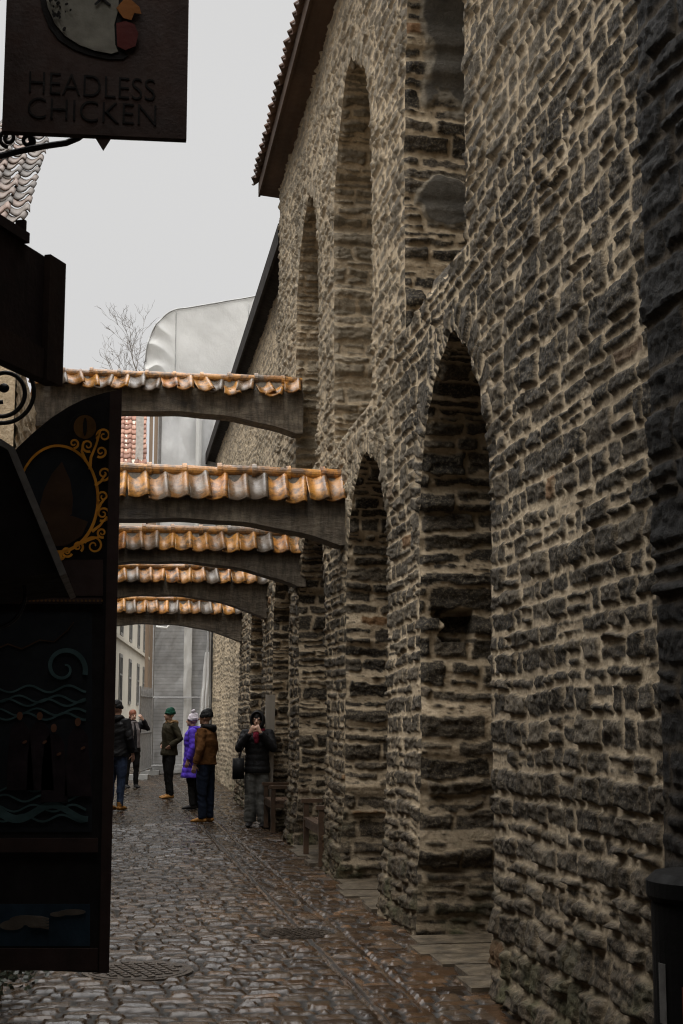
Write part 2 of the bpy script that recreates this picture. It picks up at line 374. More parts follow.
class Niche:
    def __init__(s, d0, d1, zb, zs, za, closed, depth, seed):
        s.d0, s.d1, s.zb, s.zs, s.za, s.closed, s.depth, s.seed = d0, d1, zb, zs, za, closed, depth, seed
        a = (d1 - d0) / 2; r = za - zs; R = (a * a + r * r) / (2 * a); end = math.asin(min(1, r / R))
        raw = []
        for z in np.linspace(zb, zs, 60): raw.append((d0, z, z))
        L0 = zs
        for t in np.linspace(0, end, 50)[1:]: raw.append((d0 + R - R * math.cos(t), zs + R * math.sin(t), L0 + R * t))
        for t in np.linspace(end, 0, 50)[1:]: raw.append((d1 - R + R * math.cos(t), zs + R * math.sin(t), 100 + L0 + R * t))
        for z in np.linspace(zs, zb, 60)[1:]: raw.append((d1, z, 100 + z))
        if closed:
            for k, x in enumerate(np.linspace(d1, d0, 60)[1:]): raw.append((x, zb, 200 + (d1 - x)))
        raw = np.array(raw); sl = np.concatenate([[0], np.cumsum(np.hypot(np.diff(raw[:, 0]), np.diff(raw[:, 1])))])
        n = int(sl[-1] / 0.013); q = np.linspace(0, sl[-1], n)
        # keep the branch coordinate crisp at jumps
        j = np.clip(np.searchsorted(sl, q) - 1, 0, len(sl) - 2); f = (q - sl[j]) / np.maximum(sl[j + 1] - sl[j], 1e-9)
        p = raw[j] + (raw[j + 1] - raw[j]) * f[:, None]
        dj = np.abs(raw[j + 1, 2] - raw[j, 2]); p[:, 2] = np.where(dj > 5, raw[j + 1, 2], p[:, 2])
        tx = np.gradient(p[:, 0]); tz = np.gradient(p[:, 1]); ll = np.maximum(np.hypot(tx, tz), 1e-9)
        nx, nz = tz / ll, -tx / ll      # inward for the up-over-down path
        k = 9; ker = np.ones(k) / k
        nx = np.convolve(np.pad(nx, k // 2, mode='edge'), ker, 'valid'); nz = np.convolve(np.pad(nz, k // 2, mode='edge'), ker, 'valid')
        off = 0.045 * fbm(p[:, 2] * 2.2, p[:, 2] * 0 + seed, 2, seed) + 0.036 * fbm(p[:, 2] * 8, p[:, 2] * 0 + seed, 2, seed + 3)
        p[:, 0] += nx * off; p[:, 1] += nz * off
        s.p, s.nx, s.nz = p, nx, nz
        s.poly = p[::3, :2]
        if not closed: s.poly = np.vstack([s.poly, [[d1, zb], [d1, zb - 1], [d0, zb - 1], [d0, zb]]])
    def inside_dist(s, d, z):
        A = s.poly; B = np.roll(A, -1, 0)
        ins = np.zeros(d.shape, bool); best = np.full(d.shape, 9.0); bx = np.zeros(d.shape); bz = np.zeros(d.shape)
        for (x0, y0), (x1, y1) in zip(A, B):
            if y0 != y1:
                c = ((y0 > z) != (y1 > z)) & (d < (x1 - x0) * (z - y0) / (y1 - y0) + x0); ins ^= c
            ex, ey = x1 - x0, y1 - y0; t = np.clip(((d - x0) * ex + (z - y0) * ey) / max(ex * ex + ey * ey, 1e-12), 0, 1)
            qx = x0 + t * ex; qz = y0 + t * ey; dd = (d - qx) ** 2 + (z - qz) ** 2
            c = dd < best; best = np.where(c, dd, best); bx = np.where(c, qx, bx); bz = np.where(c, qz, bz)
        return ins, np.sqrt(best), bx, bz
    def build(s, name, parent, wash=0.0, plaster=None, hole=None, fine=0.014):
        T = np.concatenate([np.linspace(0, 0.06, 6)[:-1], np.arange(0.06, s.depth + 0.02, fine)])
        n = len(s.p); V, TT = np.meshgrid(s.p[:, 2], T, indexing='ij')
        h, mk, rn = masonry(TT + 3, V, s.seed + 50, ch=(0.06, 0.20), ln=(0.22, 0.8), joint=(0.003, 0.022), relief=0.034, cover=0.006, rough=1.5, rad=0.022, warp=1.7, split=0.3)
        pl = np.zeros_like(h)
        if plaster is not None:
            pl = plaster(V, TT); h = h * (1 - pl) + pl * (0.045 + 0.012 * fbm(TT * 4, V * 4, 3, 5)); mk = mk * (1 - pl)
        if hole is not None: h = h - hole(V, TT)
        h = h + np.where(V >= 200, 1.0, 0.0) * np.maximum(TT - 0.02, 0) * 1.1
        h = h * sst(0, 0.045, TT)
        D = s.p[:, 0][:, None] + s.nx[:, None] * h; Z = s.p[:, 1][:, None] + s.nz[:, None] * h
        X = WX + TT + bulge(D, Z) * (1 - TT / T[-1])
        wa = np.clip(wash + 0.35 * fbm(TT, V, 3, 7), 0, 1) if wash else np.zeros_like(h)
        grid_obj(name + '_jamb', np.stack([X, D, Z], -1), dict(stone=mk, rnd=rn, wash=wa, plaster=pl), mat=MAS, parent=parent)
        d = np.arange(s.d0 - 0.08, s.d1 + 0.1, 0.035); z = np.arange(s.zb - 0.08, s.za + 0.1, 0.025)
        Dg, Zg = np.meshgrid(d, z, indexing='ij'); h, mk, rn = masonry(Dg, Zg, s.seed + 70)
        grid_obj(name + '_back', np.stack([WX + s.depth - h, Dg, Zg], -1), dict(stone=mk, rnd=rn, wash=h * 0 + wash * 0.5, plaster=h * 0), mat=MAS, parent=parent)

lower = [Niche(8.36, 10.48, -0.06, 2.95, 4.27, False, 0.60, 11), Niche(11.8, 14.12, -0.06, 2.85, 4.08, False, 0.58, 12),
         Niche(15.5, 17.85, -0.06, 2.75, 3.95, False, 0.55, 13), Niche(18.85, 21.15, -0.06, 2.7, 3.9, False, 0.5, 14), Niche(22.6, 25.0, -0.06, 2.65, 3.85, False, 0.5, 15)]
upper = [Niche(8.86, 10.95, 4.75, 7.1, 8.5, True, 0.55, 21), Niche(12.5, 14.82, 4.5, 6.85, 8.42, True, 0.5, 22), Niche(16.2, 18.4, 4.6, 6.85, 8.28, True, 0.45, 23)]

church = empty('church_wall', (0, 0, 0), 0, 'tall rubble limestone church wall with pointed arched recesses along the right of the lane', 'wall')
ud = np.concatenate([np.arange(5.3, 11, 0.014), np.arange(11, 20.45, 0.022), np.arange(20.45, 27.3, 0.04)])
uz = np.concatenate([np.arange(-0.1, 5, 0.011), np.arange(5, 9.82, 0.017)])
Dg, Zg = np.meshgrid(ud, uz, indexing='ij')
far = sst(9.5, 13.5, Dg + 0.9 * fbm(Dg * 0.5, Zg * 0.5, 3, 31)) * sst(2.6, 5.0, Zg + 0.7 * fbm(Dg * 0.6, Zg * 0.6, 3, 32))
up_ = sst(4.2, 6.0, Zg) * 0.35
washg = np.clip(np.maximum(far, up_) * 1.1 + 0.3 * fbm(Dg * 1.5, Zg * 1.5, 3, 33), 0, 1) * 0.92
h, mk, rn = masonry(Dg, Zg, 3, ch=(0.08, 0.205), split=0.15, cover=0.002 + 0.012 * far, relief=0.028 + 0.004 * far + 0.014 * sst(1.5, 0.5, Zg), joint=(0.007, 0.019), rad=0.014, rough=1.1 + 0.5 * far + 0.2 * sst(1.7, 0.6, Zg), ln=(0.11, 0.42))
ins_any = np.zeros(Dg.shape, bool); near = np.full(Dg.shape, 9.0)
snapx = Dg.copy(); snapz = Zg.copy(); ring = np.zeros(Dg.shape, bool); ringv = np.zeros(Dg.shape); ringn = 0.25 + 0.07 * fbm(Dg * 3, Zg * 3, 2, 95)
for nc in lower + upper:
    i0, i1 = np.searchsorted(ud, [nc.d0 - 0.15, nc.d1 + 0.15]); j0, j1 = np.searchsorted(uz, [nc.zb - 0.15, nc.za + 0.15])
    sl = (slice(i0, i1), slice(j0, j1))
    a, b, bx, bz = nc.inside_dist(Dg[sl], Zg[sl])
    ins_any[sl] |= a; near[sl] = np.minimum(near[sl], b)
    ring[sl] |= (~a) & (b < ringn[sl]) & (bz > nc.zs - 0.1); ringv[sl] = np.where(b < 0.4, np.arctan2(bz - nc.zs + 0.4, bx - (nc.d0 + nc.d1) / 2) * 1.35 + nc.seed * 5, ringv[sl])
    snapx[sl] = np.where(a, bx, snapx[sl]); snapz[sl] = np.where(a, bz, snapz[sl])
h2, mk2, rn2 = masonry(np.minimum(near, 0.5) + 3.0, ringv, 97, ch=(0.05, 0.10), ln=(0.5, 0.6), joint=(0.004, 0.012), relief=0.03, rad=0.012, warp=0.5, split=0.0, cover=0.004)
h = np.where(ring, h2, h); mk = np.where(ring, mk2, mk); rn = np.where(ring, rn2, rn)
h = h * sst(0, 0.035, near)
c4 = lambda A: np.stack([A[:-1, :-1], A[1:, :-1], A[1:, 1:], A[:-1, 1:]], -1)
keep = ~c4(ins_any).all(-1)
keep &= ~((Dg[:-1, :-1] > 20.40) & (Zg[:-1, :-1] > 4.6))
Dd = np.where(ins_any, snapx, Dg); Zd = np.where(ins_any, snapz, Zg); h = np.where(ins_any, 0, h)
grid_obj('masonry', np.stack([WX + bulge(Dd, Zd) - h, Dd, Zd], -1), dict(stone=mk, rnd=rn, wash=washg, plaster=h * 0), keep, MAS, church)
def hole_a(V, T):
    return 0.22 * ((V > 102.18) & (V < 102.42) & (T > 0.17 + 0.03 * np.sin(V * 40)) & (T < 0.42)) + 0.10 * ((V > 102.36) & (V < 102.44) & (T > 0.1) & (T < 0.2))
for i, nc in enumerate(lower):
    nc.build('recess', church, hole=hole_a if i == 0 else None)
def plast0(V, T):
    z = V - 100; n = fbm(T * 5, V * 5, 3, 44)
    a = np.hypot((T - 0.36) / 0.24, (z - 5.86) / 0.22) + 0.28 * n
    top = sst(6.62, 6.78, z + 0.5 * (T - 0.3) + 0.3 * n) * sst(0.12, 0.22, T + 0.1 * n)
    return np.clip(np.maximum(1 - sst(0.9, 1.02, a), top), 0, 1) * (V > 100) * (V < 200)
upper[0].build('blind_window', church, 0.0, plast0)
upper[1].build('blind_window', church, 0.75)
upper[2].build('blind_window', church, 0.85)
bm = bmesh.new()
box(bm, 3.4, 12, 3.0, 20.3, -0.2, 9.7)          # body of the church behind the facing
box(bm, WX + 0.03, 3.6, 20.28, 20.43, 4.4, 9.78)
box(bm, WX + 0.02, 3.4, 20.43, 27.25, 4.45, 4.6)
bobj('wall_core', bm, MAS, church)

# pantile sheet: rows of s-shaped tiles as one surface with per tile random
def pantiles(name, origin, ax, dn, cols, rows, tw, tl, mat, parent, amp=0.035, thick=0.018, jit=0.006, res=8, seed=1, nrm=None):
    ax = Vector(ax).normalized(); dn = Vector(dn).normalized(); nr = Vector(nrm) if nrm else ax.cross(dn)
    r = random.Random(seed); bm = bmesh.new(); lay = bm.verts.layers.float.new('rnd')
    for j in range(rows):
        for i in range(cols):
            rv = r.random(); dj = r.uniform(-jit, jit) * 2; dl = r.uniform(-jit, jit) * 3; rt = r.uniform(-jit, jit) * 5
            top = []; bot = []
            for e, (ln_, lift) in enumerate(((-0.05, 0.0), (0.5, 0.012), (1.0, 0.030))):
                rowt = []; rowb = []
                for k in range(res + 1):
                    s = k / res * 1.08
                    prof = -amp * math.sin(math.pi * s / 0.74) if s < 0.74 else amp * 1.0 * math.sin(math.pi * (s - 0.74) / 0.37)
                    P = Vector(origin) + ax * ((i + s) * tw + rt * (ln_)) + dn * ((j + ln_) * tl + dl) + nr * (prof + lift + dj)
                    a = bm.verts.new(P); b = bm.verts.new(P - nr * thick); a[lay] = rv; b[lay] = rv
                    rowt.append(a); rowb.append(b)
                top.append(rowt); bot.append(rowb)
            for e in range(2):
                for k in range(res):
                    bm.faces.new((top[e][k], top[e][k + 1], top[e + 1][k + 1], top[e + 1][k]))
                    bm.faces.new((bot[e][k + 1], bot[e][k], bot[e + 1][k], bot[e + 1][k + 1]))
            for k in range(res):
                bm.faces.new((top[2][k], top[2][k + 1], bot[2][k + 1], bot[2][k]))
            for e in range(2):
                bm.faces.new((top[e][0], top[e + 1][0], bot[e + 1][0], bot[e][0]))
                bm.faces.new((top[e][res], bot[e][res], bot[e + 1][res], top[e + 1][res]))
    return bobj(name, bm, mat, parent, smooth=True)

# church roof: eave boards and pantiles
bm = bmesh.new()
prism(bm, [(1.93, 9.60), (2.35, 9.56), (9.5, 16.3), (9.5, 16.48), (1.93, 9.74)], 2.0, 20.75)
box(bm, 1.90, 1.93, 2.0, 20.76, 9.58, 9.79)
bobj('eave', bm, EAVEWOOD, church)
pantiles('roof_tiles', (1.84, 20.85, 9.81), (0, -1, 0), (-0.73, 0, -0.68), 80, 12, 0.235, 0.36, DARKTILE, church, nrm=(-0.68, 0, 0.73), amp=0.04, seed=4).location = (0.73 * 12 * 0.36, 0, 0.68 * 12 * 0.36)

# ------------------------------------------------------------------ rear church wall, lower roof
rear = empty('rear_church_wall', (0, 0, 0), 0, 'lower rubble wall under a dark eave continuing beyond the tall church wall', 'wall')
d = np.concatenate([np.arange(20.3, 27, 0.045), np.arange(27, 39.4, 0.06)]); z = np.concatenate([np.arange(-0.1, 4, 0.022), np.arange(4, 9.1, 0.026)])
Dr, Zr = np.meshgrid(d, z, indexing='ij')
h, mk, rn = masonry(Dr, Zr, 8, ch=(0.07, 0.16), ln=(0.10, 0.34), cover=0.016, relief=0.03, warp=1.8, rough=1.4)
wr = np.clip(0.75 + 0.4 * fbm(Dr * 0.6, Zr * 0.6, 3, 35), 0, 1)
grid_obj('masonry', np.stack([2.46 + bulge(Dr, Zr) - h, Dr, Zr], -1), dict(stone=mk, rnd=rn, wash=wr, plaster=h * 0), None, MAS, rear)
bm = bmesh.new(); box(bm, 2.6, 9, 20.4, 39.35, -0.2, 9.0); box(bm, 2.48, 2.62, 39.2, 39.38, -0.1, 9.05); bobj('wall_core', bm, MAS, rear)
bm = bmesh.new()
prism(bm, [(2.22, 8.86), (2.5, 8.78), (8, 13.5), (8, 13.7), (2.22, 9.0)], 20.46, 40.0)
box(bm, 2.18, 2.22, 20.46, 40.02, 8.74, 9.06)
bobj('eave', bm, plain('blackened eave boards', (0.018, 0.015, 0.013), 0.85, 0.4, 4, 0.3, 30, spec=0.1), rear)

# near pier at the right edge of the picture
pier = empty('stone_pier', (0, 0, 0), 0, 'dark limestone pier, its shade painted into the stone, projecting from the wall at the right edge of the picture', 'pier')
d = np.arange(2.6, 5.51, 0.016); z = np.arange(-0.1, 7.2, 0.014); Dp, Zp = np.meshgrid(d, z, indexing='ij')
h, mk, rn = masonry(Dp, Zp, 41, ch=(0.12, 0.26), ln=(0.2, 0.6), relief=0.03, cover=0.003)
h = h * sst(0, 0.03, 5.50 - Dp)
grid_obj('pier_face', np.stack([2.165 - h + 0.4 * bulge(Dp, Zp), Dp + 0.02 * fbm(Zp * 3, Zp * 0, 2, 9), Zp], -1), dict(stone=mk, rnd=rn * 0.4, wash=h * 0, plaster=h * 0), None, SHADED_MAS, pier)
bm = bmesh.new(); box(bm, 2.17, 2.5, 2.6, 5.495, -0.1, 7.2); bobj('pier_core', bm, SHADED_MAS, pier)

# ------------------------------------------------------------------ ground, lane paving
bm = bmesh.new(); box(bm, -300, 300, -100, 600, -0.6, -0.09)
tag(bobj('ground', bm, plain('packed earth', (0.08, 0.07, 0.06), 0.8), None), kind='structure')
gx = np.arange(-1.35, 2.86, 0.0135)
gy = np.concatenate([np.arange(2.5, 6.8, 0.05), np.arange(6.8, 13, 0.016), np.arange(13, 22, 0.03), np.arange(22, 46, 0.06)])
Xg, Yg = np.meshgrid(gx, gy, indexing='ij')
gut = 1.43 - (Yg - 7.85) * 0.0183
ca = masonry(Xg, Yg + 0.10 * np.sin(Xg * 1.3), 61, ch=(0.10, 0.17), ln=(0.12, 0.29), joint=(0.006, 0.017), relief=0.021, cover=0.001, rad=0.014, split=0.04, rough=0.38, warp=0.7, edge=0.024)
cb = masonry(Xg, Yg, 62, ch=(0.14, 0.26), ln=(0.18, 0.45), joint=(0.004, 0.014), relief=0.019, cover=0.001, rad=0.014, split=0.12, rough=0.38, warp=0.8, edge=0.032)
cs = masonry(Yg, Xg - gut + 5.0 + 0.012 * fbm(Yg * 1.5, Yg * 0, 2, 66), 63, ch=(0.105, 0.115), ln=(0.22, 0.5), joint=(0.004, 0.010), relief=0.010, cover=0.002, rad=0.010, split=0.0, warp=0.3, rough=0.15, edge=0.012)
q = Xg - gut
zone = np.where(q < -0.02, 0, np.where(q < 0.30, 1, 2))
def pick(k): return np.where(zone == 0, ca[k], np.where((zone == 1) & ((q < 0.045) | (q > 0.245)), cs[k], np.where(q < 0.62 + 0.12 * fbm(Yg * 1.3, Yg * 0, 2, 88), ca[k], cb[k])))
hh, mk, rn = pick(0), pick(1), pick(2)
hh = hh + 0.003 * (zone == 1) * ((q < 0.045) | (q > 0.245))
hh = hh - 0.012 * (np.abs(q + 0.02) < 0.012) - 0.012 * (np.abs(q - 0.30) < 0.012)
roll = 0.022 * fbm(Xg * 0.8, Yg * 0.5, 3, 64) - 0.05 * sst(0.5, 1.5, Xg) * sst(0.2, 0.0, np.abs(q - 0.14)) * 0
for (mx_, my_, mr) in ((0.13, 9.45, 0.36), (1.33, 10.85, 0.27)):
    rr = np.hypot(Xg - mx_, Yg - my_); hh = np.where(rr < mr + 0.03, np.minimum(hh, -0.004), hh); mk = np.where(rr < mr + 0.03, 0, mk)
brown = np.clip(sst(-0.2, 1.3, Xg + 0.7 * fbm(Xg * 0.7, Yg * 0.4, 3, 65)) * 0.9 * (0.55 + 0.45 * np.sign(fbm(np.floor(rn * 997), rn * 0, 1, 5))) + 0.15, 0, 1) * sst(24, 12, Yg)
ln_o = grid_obj('lane_paving', np.stack([Xg, Yg, hh + roll - 0.02], -1), dict(stone=mk, rnd=rn, brown=brown), None, PAV, None)
tag(ln_o, kind='structure')
bm = bmesh.new(); box(bm, -1.4, 2.9, -6, 2.6, -0.3, -0.015); tag(bobj('passage_paving', bm, plain('flagstone', (0.10, 0.09, 0.08), 0.4), None), kind='structure')

def manhole(x, y, r, label):
    t = empty('manhole_cover', (x, y, -0.022), 0.3, label, 'manhole cover', 'manhole covers in the lane')
    bm = bmesh.new(); tube(bm, [(0, 0, -0.03), (0, 0, 0.006)], r, 40); tube(bm, [(0, 0, 0.0), (0, 0, 0.0135)], r * 0.99, 40)
    bobj('rim', bm, IRONWET, t)
    bm = bmesh.new(); tube(bm, [(0, 0, 0.006), (0, 0, 0.0165)], r * 0.88, 40)
    for i in range(-4, 5):
        for j in range(-4, 5):
            a, b = i * r * 0.19, j * r * 0.19
            if math.hypot(a, b) < r * 0.78: box(bm, a - r * 0.06, a + r * 0.06, b - r * 0.06, b + r * 0.06, 0.010, 0.023)
    bobj('lid', bm, IRONWET, t, bevel=0.002)
IRONWET = plain('wet cast iron', (0.06, 0.048, 0.038), 0.28, 0.3, 8, 0.2, 60, metal=0.4)
manhole(0.13, 9.45, 0.36, 'large round iron manhole cover in the grey cobbles near the left')
manhole(1.33, 10.85, 0.27, 'smaller iron manhole cover beside the stone gutter')

SLABM = plain('pale worn limestone slab', (0.070, 0.055, 0.037), 0.4, 0.65, 7, 0.9, 22)
for nc, lb in zip(lower[:3], ('broad pale threshold slab in the foot of the nearest tall recess', 'worn pale threshold slab in the recess before the benches', 'threshold slab under the nearer bench')):
    bm = bmesh.new(); r = random.Random(nc.seed)
    n = 5; w_ = (nc.d1 - nc.d0 - 0.1) / n
    for k in range(n):
        box(bm, 2.10 + r.uniform(-.10, .08), WX + 0.62, nc.d0 + 0.06 + k * w_, nc.d0 + 0.045 + (k + 1) * w_, -0.1, 0.008 + r.uniform(0, 0.012))
    tag(bobj('threshold_slab', bm, SLABM, None, bevel=0.012), lb, 'stone slab', 'threshold slabs in the wall recesses')

# ------------------------------------------------------------------ flying arches with tiled copings
def flying_arch(d0, zt, ztile, zmid, zend, label, seed, thick=0.46, jit=0.006):
    t = empty('flying_arch', (-1.25, d0, 0), 0, label, 'flying arch', 'tile capped arches spanning the lane')
    X0, X1 = 0.0, WX + 1.25 + 0.05; r = random.Random(seed)
    top = ztile + 0.06
    pts = [(X0, top), (X1, top)]
    n = 40; under = []
    for k in range(n + 1):
        s = k / n; x = X1 - 0.10 - (X1 - X0 - 0.2) * s
        cc_ = abs(2 * s - 1)
        under.append((x, zend + (zmid - zend) * (1 - cc_ ** 2.3) + 0.006 * math.sin(s * 31 + seed)))
    pts += [(X1, zend)] + under + [(X0, zend)]
    bm = bmesh.new()
    a = [bm.verts.new((x, 0.06, z_)) for x, z_ in pts]; b = [bm.verts.new((x, thick - 0.06, z_)) for x, z_ in pts]
    # strip faces between top line and underside
    m = len(under)
    def strip(vs_):
        und = vs_[3:3 + m]
        seq = [vs_[2]] + und + [vs_[-1]]
        tops = []
        for v in seq: tops.append(bm.verts.new((v.co.x, v.co.y, top)))
        for i in range(len(seq) - 1): bm.faces.new((seq[i], seq[i + 1], tops[i + 1], tops[i]))
        return seq, tops
    sa, ta = strip(a); sb, tb = strip(b)
    for i in range(len(sa) - 1):
        bm.faces.new((sa[i], sb[i], sb[i + 1], sa[i + 1])); bm.faces.new((ta[i], ta[i + 1], tb[i + 1], tb[i]))
    bmesh.ops.remove_doubles(bm, verts=bm.verts, dist=1e-5)
    loose = [v for v in bm.verts if not v.link_faces]; bmesh.ops.delete(bm, geom=loose, context='VERTS')
    bobj('arch_beam', bm, BEAM, t)
    # bedding mortar wedge under the tiles
    bm = bmesh.new(); mid = thick / 2
    v = [(0.08, top - 0.02), (thick - 0.08, top - 0.02), (mid + 0.03, zt - 0.10), (mid - 0.03, zt - 0.10)]
    A = [bm.verts.new((X0, y, z_)) for y, z_ in v]; B = [bm.verts.new((X1, y, z_)) for y, z_ in v]
    bm.faces.new(A); bm.faces.new(B[::-1])
    for i in range(4): bm.faces.new((A[i], B[i], B[(i + 1) % 4], A[(i + 1) % 4]))
    bobj('mortar_bed', bm, BEAM, t)
    hyp = math.hypot(mid + 0.03, zt - 0.09 - ztile); cy, cz = (mid + 0.03) / hyp, (zt - 0.09 - ztile) / hyp
    ncol = int((X1 - X0 - 0.03) / 0.205); tw = (X1 - X0 - 0.03) / ncol
    pantiles('coping_tiles', (X0, mid - 0.02, zt - 0.085), (1, 0, 0), (0, -cy, -cz), ncol, 1, tw, hyp, TILE, t, amp=0.025, jit=jit, seed=seed, nrm=(0, -cz, cy), res=14)
    pantiles('coping_tiles', (X0, mid + 0.02, zt - 0.085), (1, 0, 0), (0, cy, -cz), ncol, 1, tw, hyp, TILE, t, amp=0.036, jit=jit, seed=seed + 9, nrm=(0, cz, cy), res=14)
    # ridge caps with collars
    bm = bmesh.new(); lay = bm.verts.layers.float.new('rnd')
    x = X0
    while x < X1 - 0.05:
        l = min(0.36, X1 - x); rv = r.uniform(0.1, 1.0); n0 = len(bm.verts); dz = r.uniform(-0.008, 0.008)
        zc = zt - 0.075 + dz
        tube(bm, [(x, mid, zc), (x + 0.045, mid, zc), (x + 0.047, mid, zc), (x + l, mid, zc + r.uniform(-.008, .004))], [0.080, 0.084, 0.064, 0.058], 16)
        bm.verts.ensure_lookup_table()
        for v_ in bm.verts[n0:]: v_[lay] = rv
        x += l
    bobj('ridge_caps', bm, TILE, t, smooth=False)
    return t
flying_arch(14.12, 4.20, 3.78, 3.60, 3.36, 'nearest low tiled flying arch, lowest beam in front with bright orange glazed tiles', 5)
flying_arch(17.95, 6.12, 5.80, 5.54, 5.30, 'highest flying arch with uneven broken grey and orange tiles, above all the others', 6, jit=0.016)
flying_arch(17.62, 4.03, 3.66, 3.54, 3.24, 'tiled flying arch directly under the highest one, second of the low row', 7)
flying_arch(21.85, 4.00, 3.64, 3.47, 3.12, 'third tiled flying arch of the low row, partly hidden by nearer ones', 8)
flying_arch(26.8, 3.90, 3.52, 3.34, 3.02, 'farthest and lowest looking tiled flying arch above the standing people', 9)

# ------------------------------------------------------------------ houses on the left and gate passage behind the viewer
def rubble_house(name, label, xf, d0, d1, z1, seed, front=False, depth=6, mat=MAS, step=(0.05, 0.03)):
    t = empty(name, (0, 0, 0), 0, label, 'house')
    d = np.arange(d0, d1 + 0.01, step[0]); z = np.arange(-0.1, z1, step[1]); D_, Z_ = np.meshgrid(d, z, indexing='ij')
    h, mk, rn = masonry(D_, Z_, seed, cover=0.03, relief=0.03)
    grid_obj('lane_wall', np.stack([xf + h, D_, Z_], -1), dict(stone=mk * 0.7, rnd=rn, wash=h * 0 + 0.8, plaster=h * 0), None, MAS, t, flip=True)
    bm = bmesh.new(); box(bm, xf - depth, xf - 0.01, d0, d1, -0.1, z1); bobj('house_body', bm, MAS, t)
    return t
nearh = rubble_house('shop_house', 'rubble shop house close on the left that carries the hanging signs', -0.70, 1.9, 6.1, 5.0, 51)
midh = rubble_house('stone_outbuilding', 'low plain rubble outbuilding on the left between the shop and the tiled house', -1.22, 6.1, 14.9, 3.7, 52)
lanew = rubble_house('lane_wall', 'low rubble wall along the left of the lane that carries the far ends of the arches', -1.20, 14.9, 32, 5.5, 53, depth=0.5)
lanew['category'] = 'wall'
tileh = empty('tiled_house', (0, 0, 0), 0, 'house on the left with an old grey pantile lean-to roof facing the viewer', 'house')
PLAST = plain('grey lime plaster', (0.25, 0.23, 0.2), 0.8)
P35 = R_(35); cp, sp35 = math.cos(P35), math.sin(P35)
bm = bmesh.new(); A = []
for x in (-7.3, -1.75): A.append([bm.verts.new((x, y, z_)) for y, z_ in ((14.95, -0.1), (19.6, -0.1), (19.6, 6.35 + 4.75 * math.tan(P35)), (14.95, 6.42))])
bm.faces.new(A[0]); bm.faces.new(A[1][::-1])
for i in range(4): bm.faces.new((A[0][i], A[1][i], A[1][(i + 1) % 4], A[0][(i + 1) % 4]))
bobj('wall', bm, PLAST, tileh)
NR_ = 17
pantiles('roof_tiles', (-7.26, 14.62 + NR_ * 0.36 * cp, 6.58 + NR_ * 0.36 * sp35), (1, 0, 0), (0, -cp, -sp35), 28, NR_, 0.2165, 0.36, OLDTILE, tileh, amp=0.042, seed=12, nrm=(0, -sp35, cp))
bm = bmesh.new(); box(bm, -1.45, -1.13, 14.9, 15.5, 6.32, 6.60); bobj('brick_kneeler', bm, plain('pink brick', (0.30, 0.17, 0.13), 0.8), tileh)

gate = empty('gate_passage', (0, 0, 0), 0, 'unseen stone gatehouse passage above and behind the viewer, added to darken the near end of the lane', 'gatehouse')
bm = bmesh.new(); box(bm, -4, -0.75, -6, 1.85, -0.1, 9); box(bm, 2.55, 6, -6, 2.55, -0.1, 9); box(bm, -0.75, 2.55, -6, 2.3, 3.4, 9)  # unseen overhead block, added to darken the nearby signs and pier
bobj('passage_walls', bm, plain('sooty plaster', (0.16, 0.14, 0.115), 0.85), gate)

# ------------------------------------------------------------------ far end: scaffolded house, cream house, fence, tree
def mat_tarp(name, c, var, scale, tr, rough):
    g = NG(name); n = g.noise(scale, 5)
    col = g.ramp(n, [(0.3, tuple(x * (1 - var) for x in c)), (0.7, c)])
    wr = g.noise(2.2, 6, 0.62, stretch=(1.0, 1.0, 0.6)); nb = g.bump(wr, 0.5, 0.12)
    m = g.out(col, rough, nb, 0.08)
    t = g.n.new('ShaderNodeBsdfTranslucent'); g.l.new(col, t.inputs['Color']); ms = g.n.new('ShaderNodeMixShader'); ms.inputs[0].default_value = tr
    o = [q for q in g.n if q.type == 'OUTPUT_MATERIAL'][0]
    g.l.new(g.b.outputs[0], ms.inputs[1]); g.l.new(t.outputs[0], ms.inputs[2]); g.l.new(ms.outputs[0], o.inputs['Surface'])
    return m
WHITE = mat_tarp('white tarpaulin', (0.78, 0.775, 0.75), 0.16, 1.1, 0.42, 0.8)
SHEET = mat_tarp('translucent plastic sheeting', (0.76, 0.76, 0.75), 0.2, 1.5, 0.35, 0.7)
def mat_net():
    g = NG('grey scaffold netting'); n = g.noise(1.2, 4)
    wv = g.n.new('ShaderNodeTexWave'); wv.wave_type = 'BANDS'; wv.bands_direction = 'Z'; wv.inputs['Scale'].default_value = 3.2; wv.inputs['Distortion'].default_value = 0.6
    g.l.new(g.tc.outputs['Object'], wv.inputs['Vector'])
    c = g.ramp(n, [(0.3, (0.20, 0.20, 0.20)), (0.7, (0.32, 0.32, 0.315))])
    c = g.mix(0.5, c, g.ramp(wv.outputs['Fac'], [(0.0, 0.6), (0.25, 1.0)]), 'MULTIPLY')
    return g.out(c, 0.6, g.bump(g.noise(6), 0.3, 0.05))
NET = mat_net()
STEEL = plain('galvanised steel', (0.30, 0.30, 0.30), 0.4, 0.2, 10, 0.1, 60, metal=0.7)
sc = empty('scaffolded_house', (0, 0, 0), 0, 'tall house wrapped in white tarpaulin and grey scaffold netting at the end of the lane', 'building')
def ztop(x):   # outline of the tarpaulin roof: rounded left shoulder, gentle rise to the right
    s = np.clip((x - 0.42) / 1.1, 0, 1)
    return 11.75 + 1.65 * np.sqrt(np.clip(1 - (1 - s) ** 2, 0, 1)) + 0.22 * np.maximum(x - 1.52, 0)
xs = np.concatenate([0.42 + 1.1 * np.linspace(0, 1, 40) ** 2, np.arange(1.56, 9, 0.06)]); ts = np.linspace(0, 1, 160)
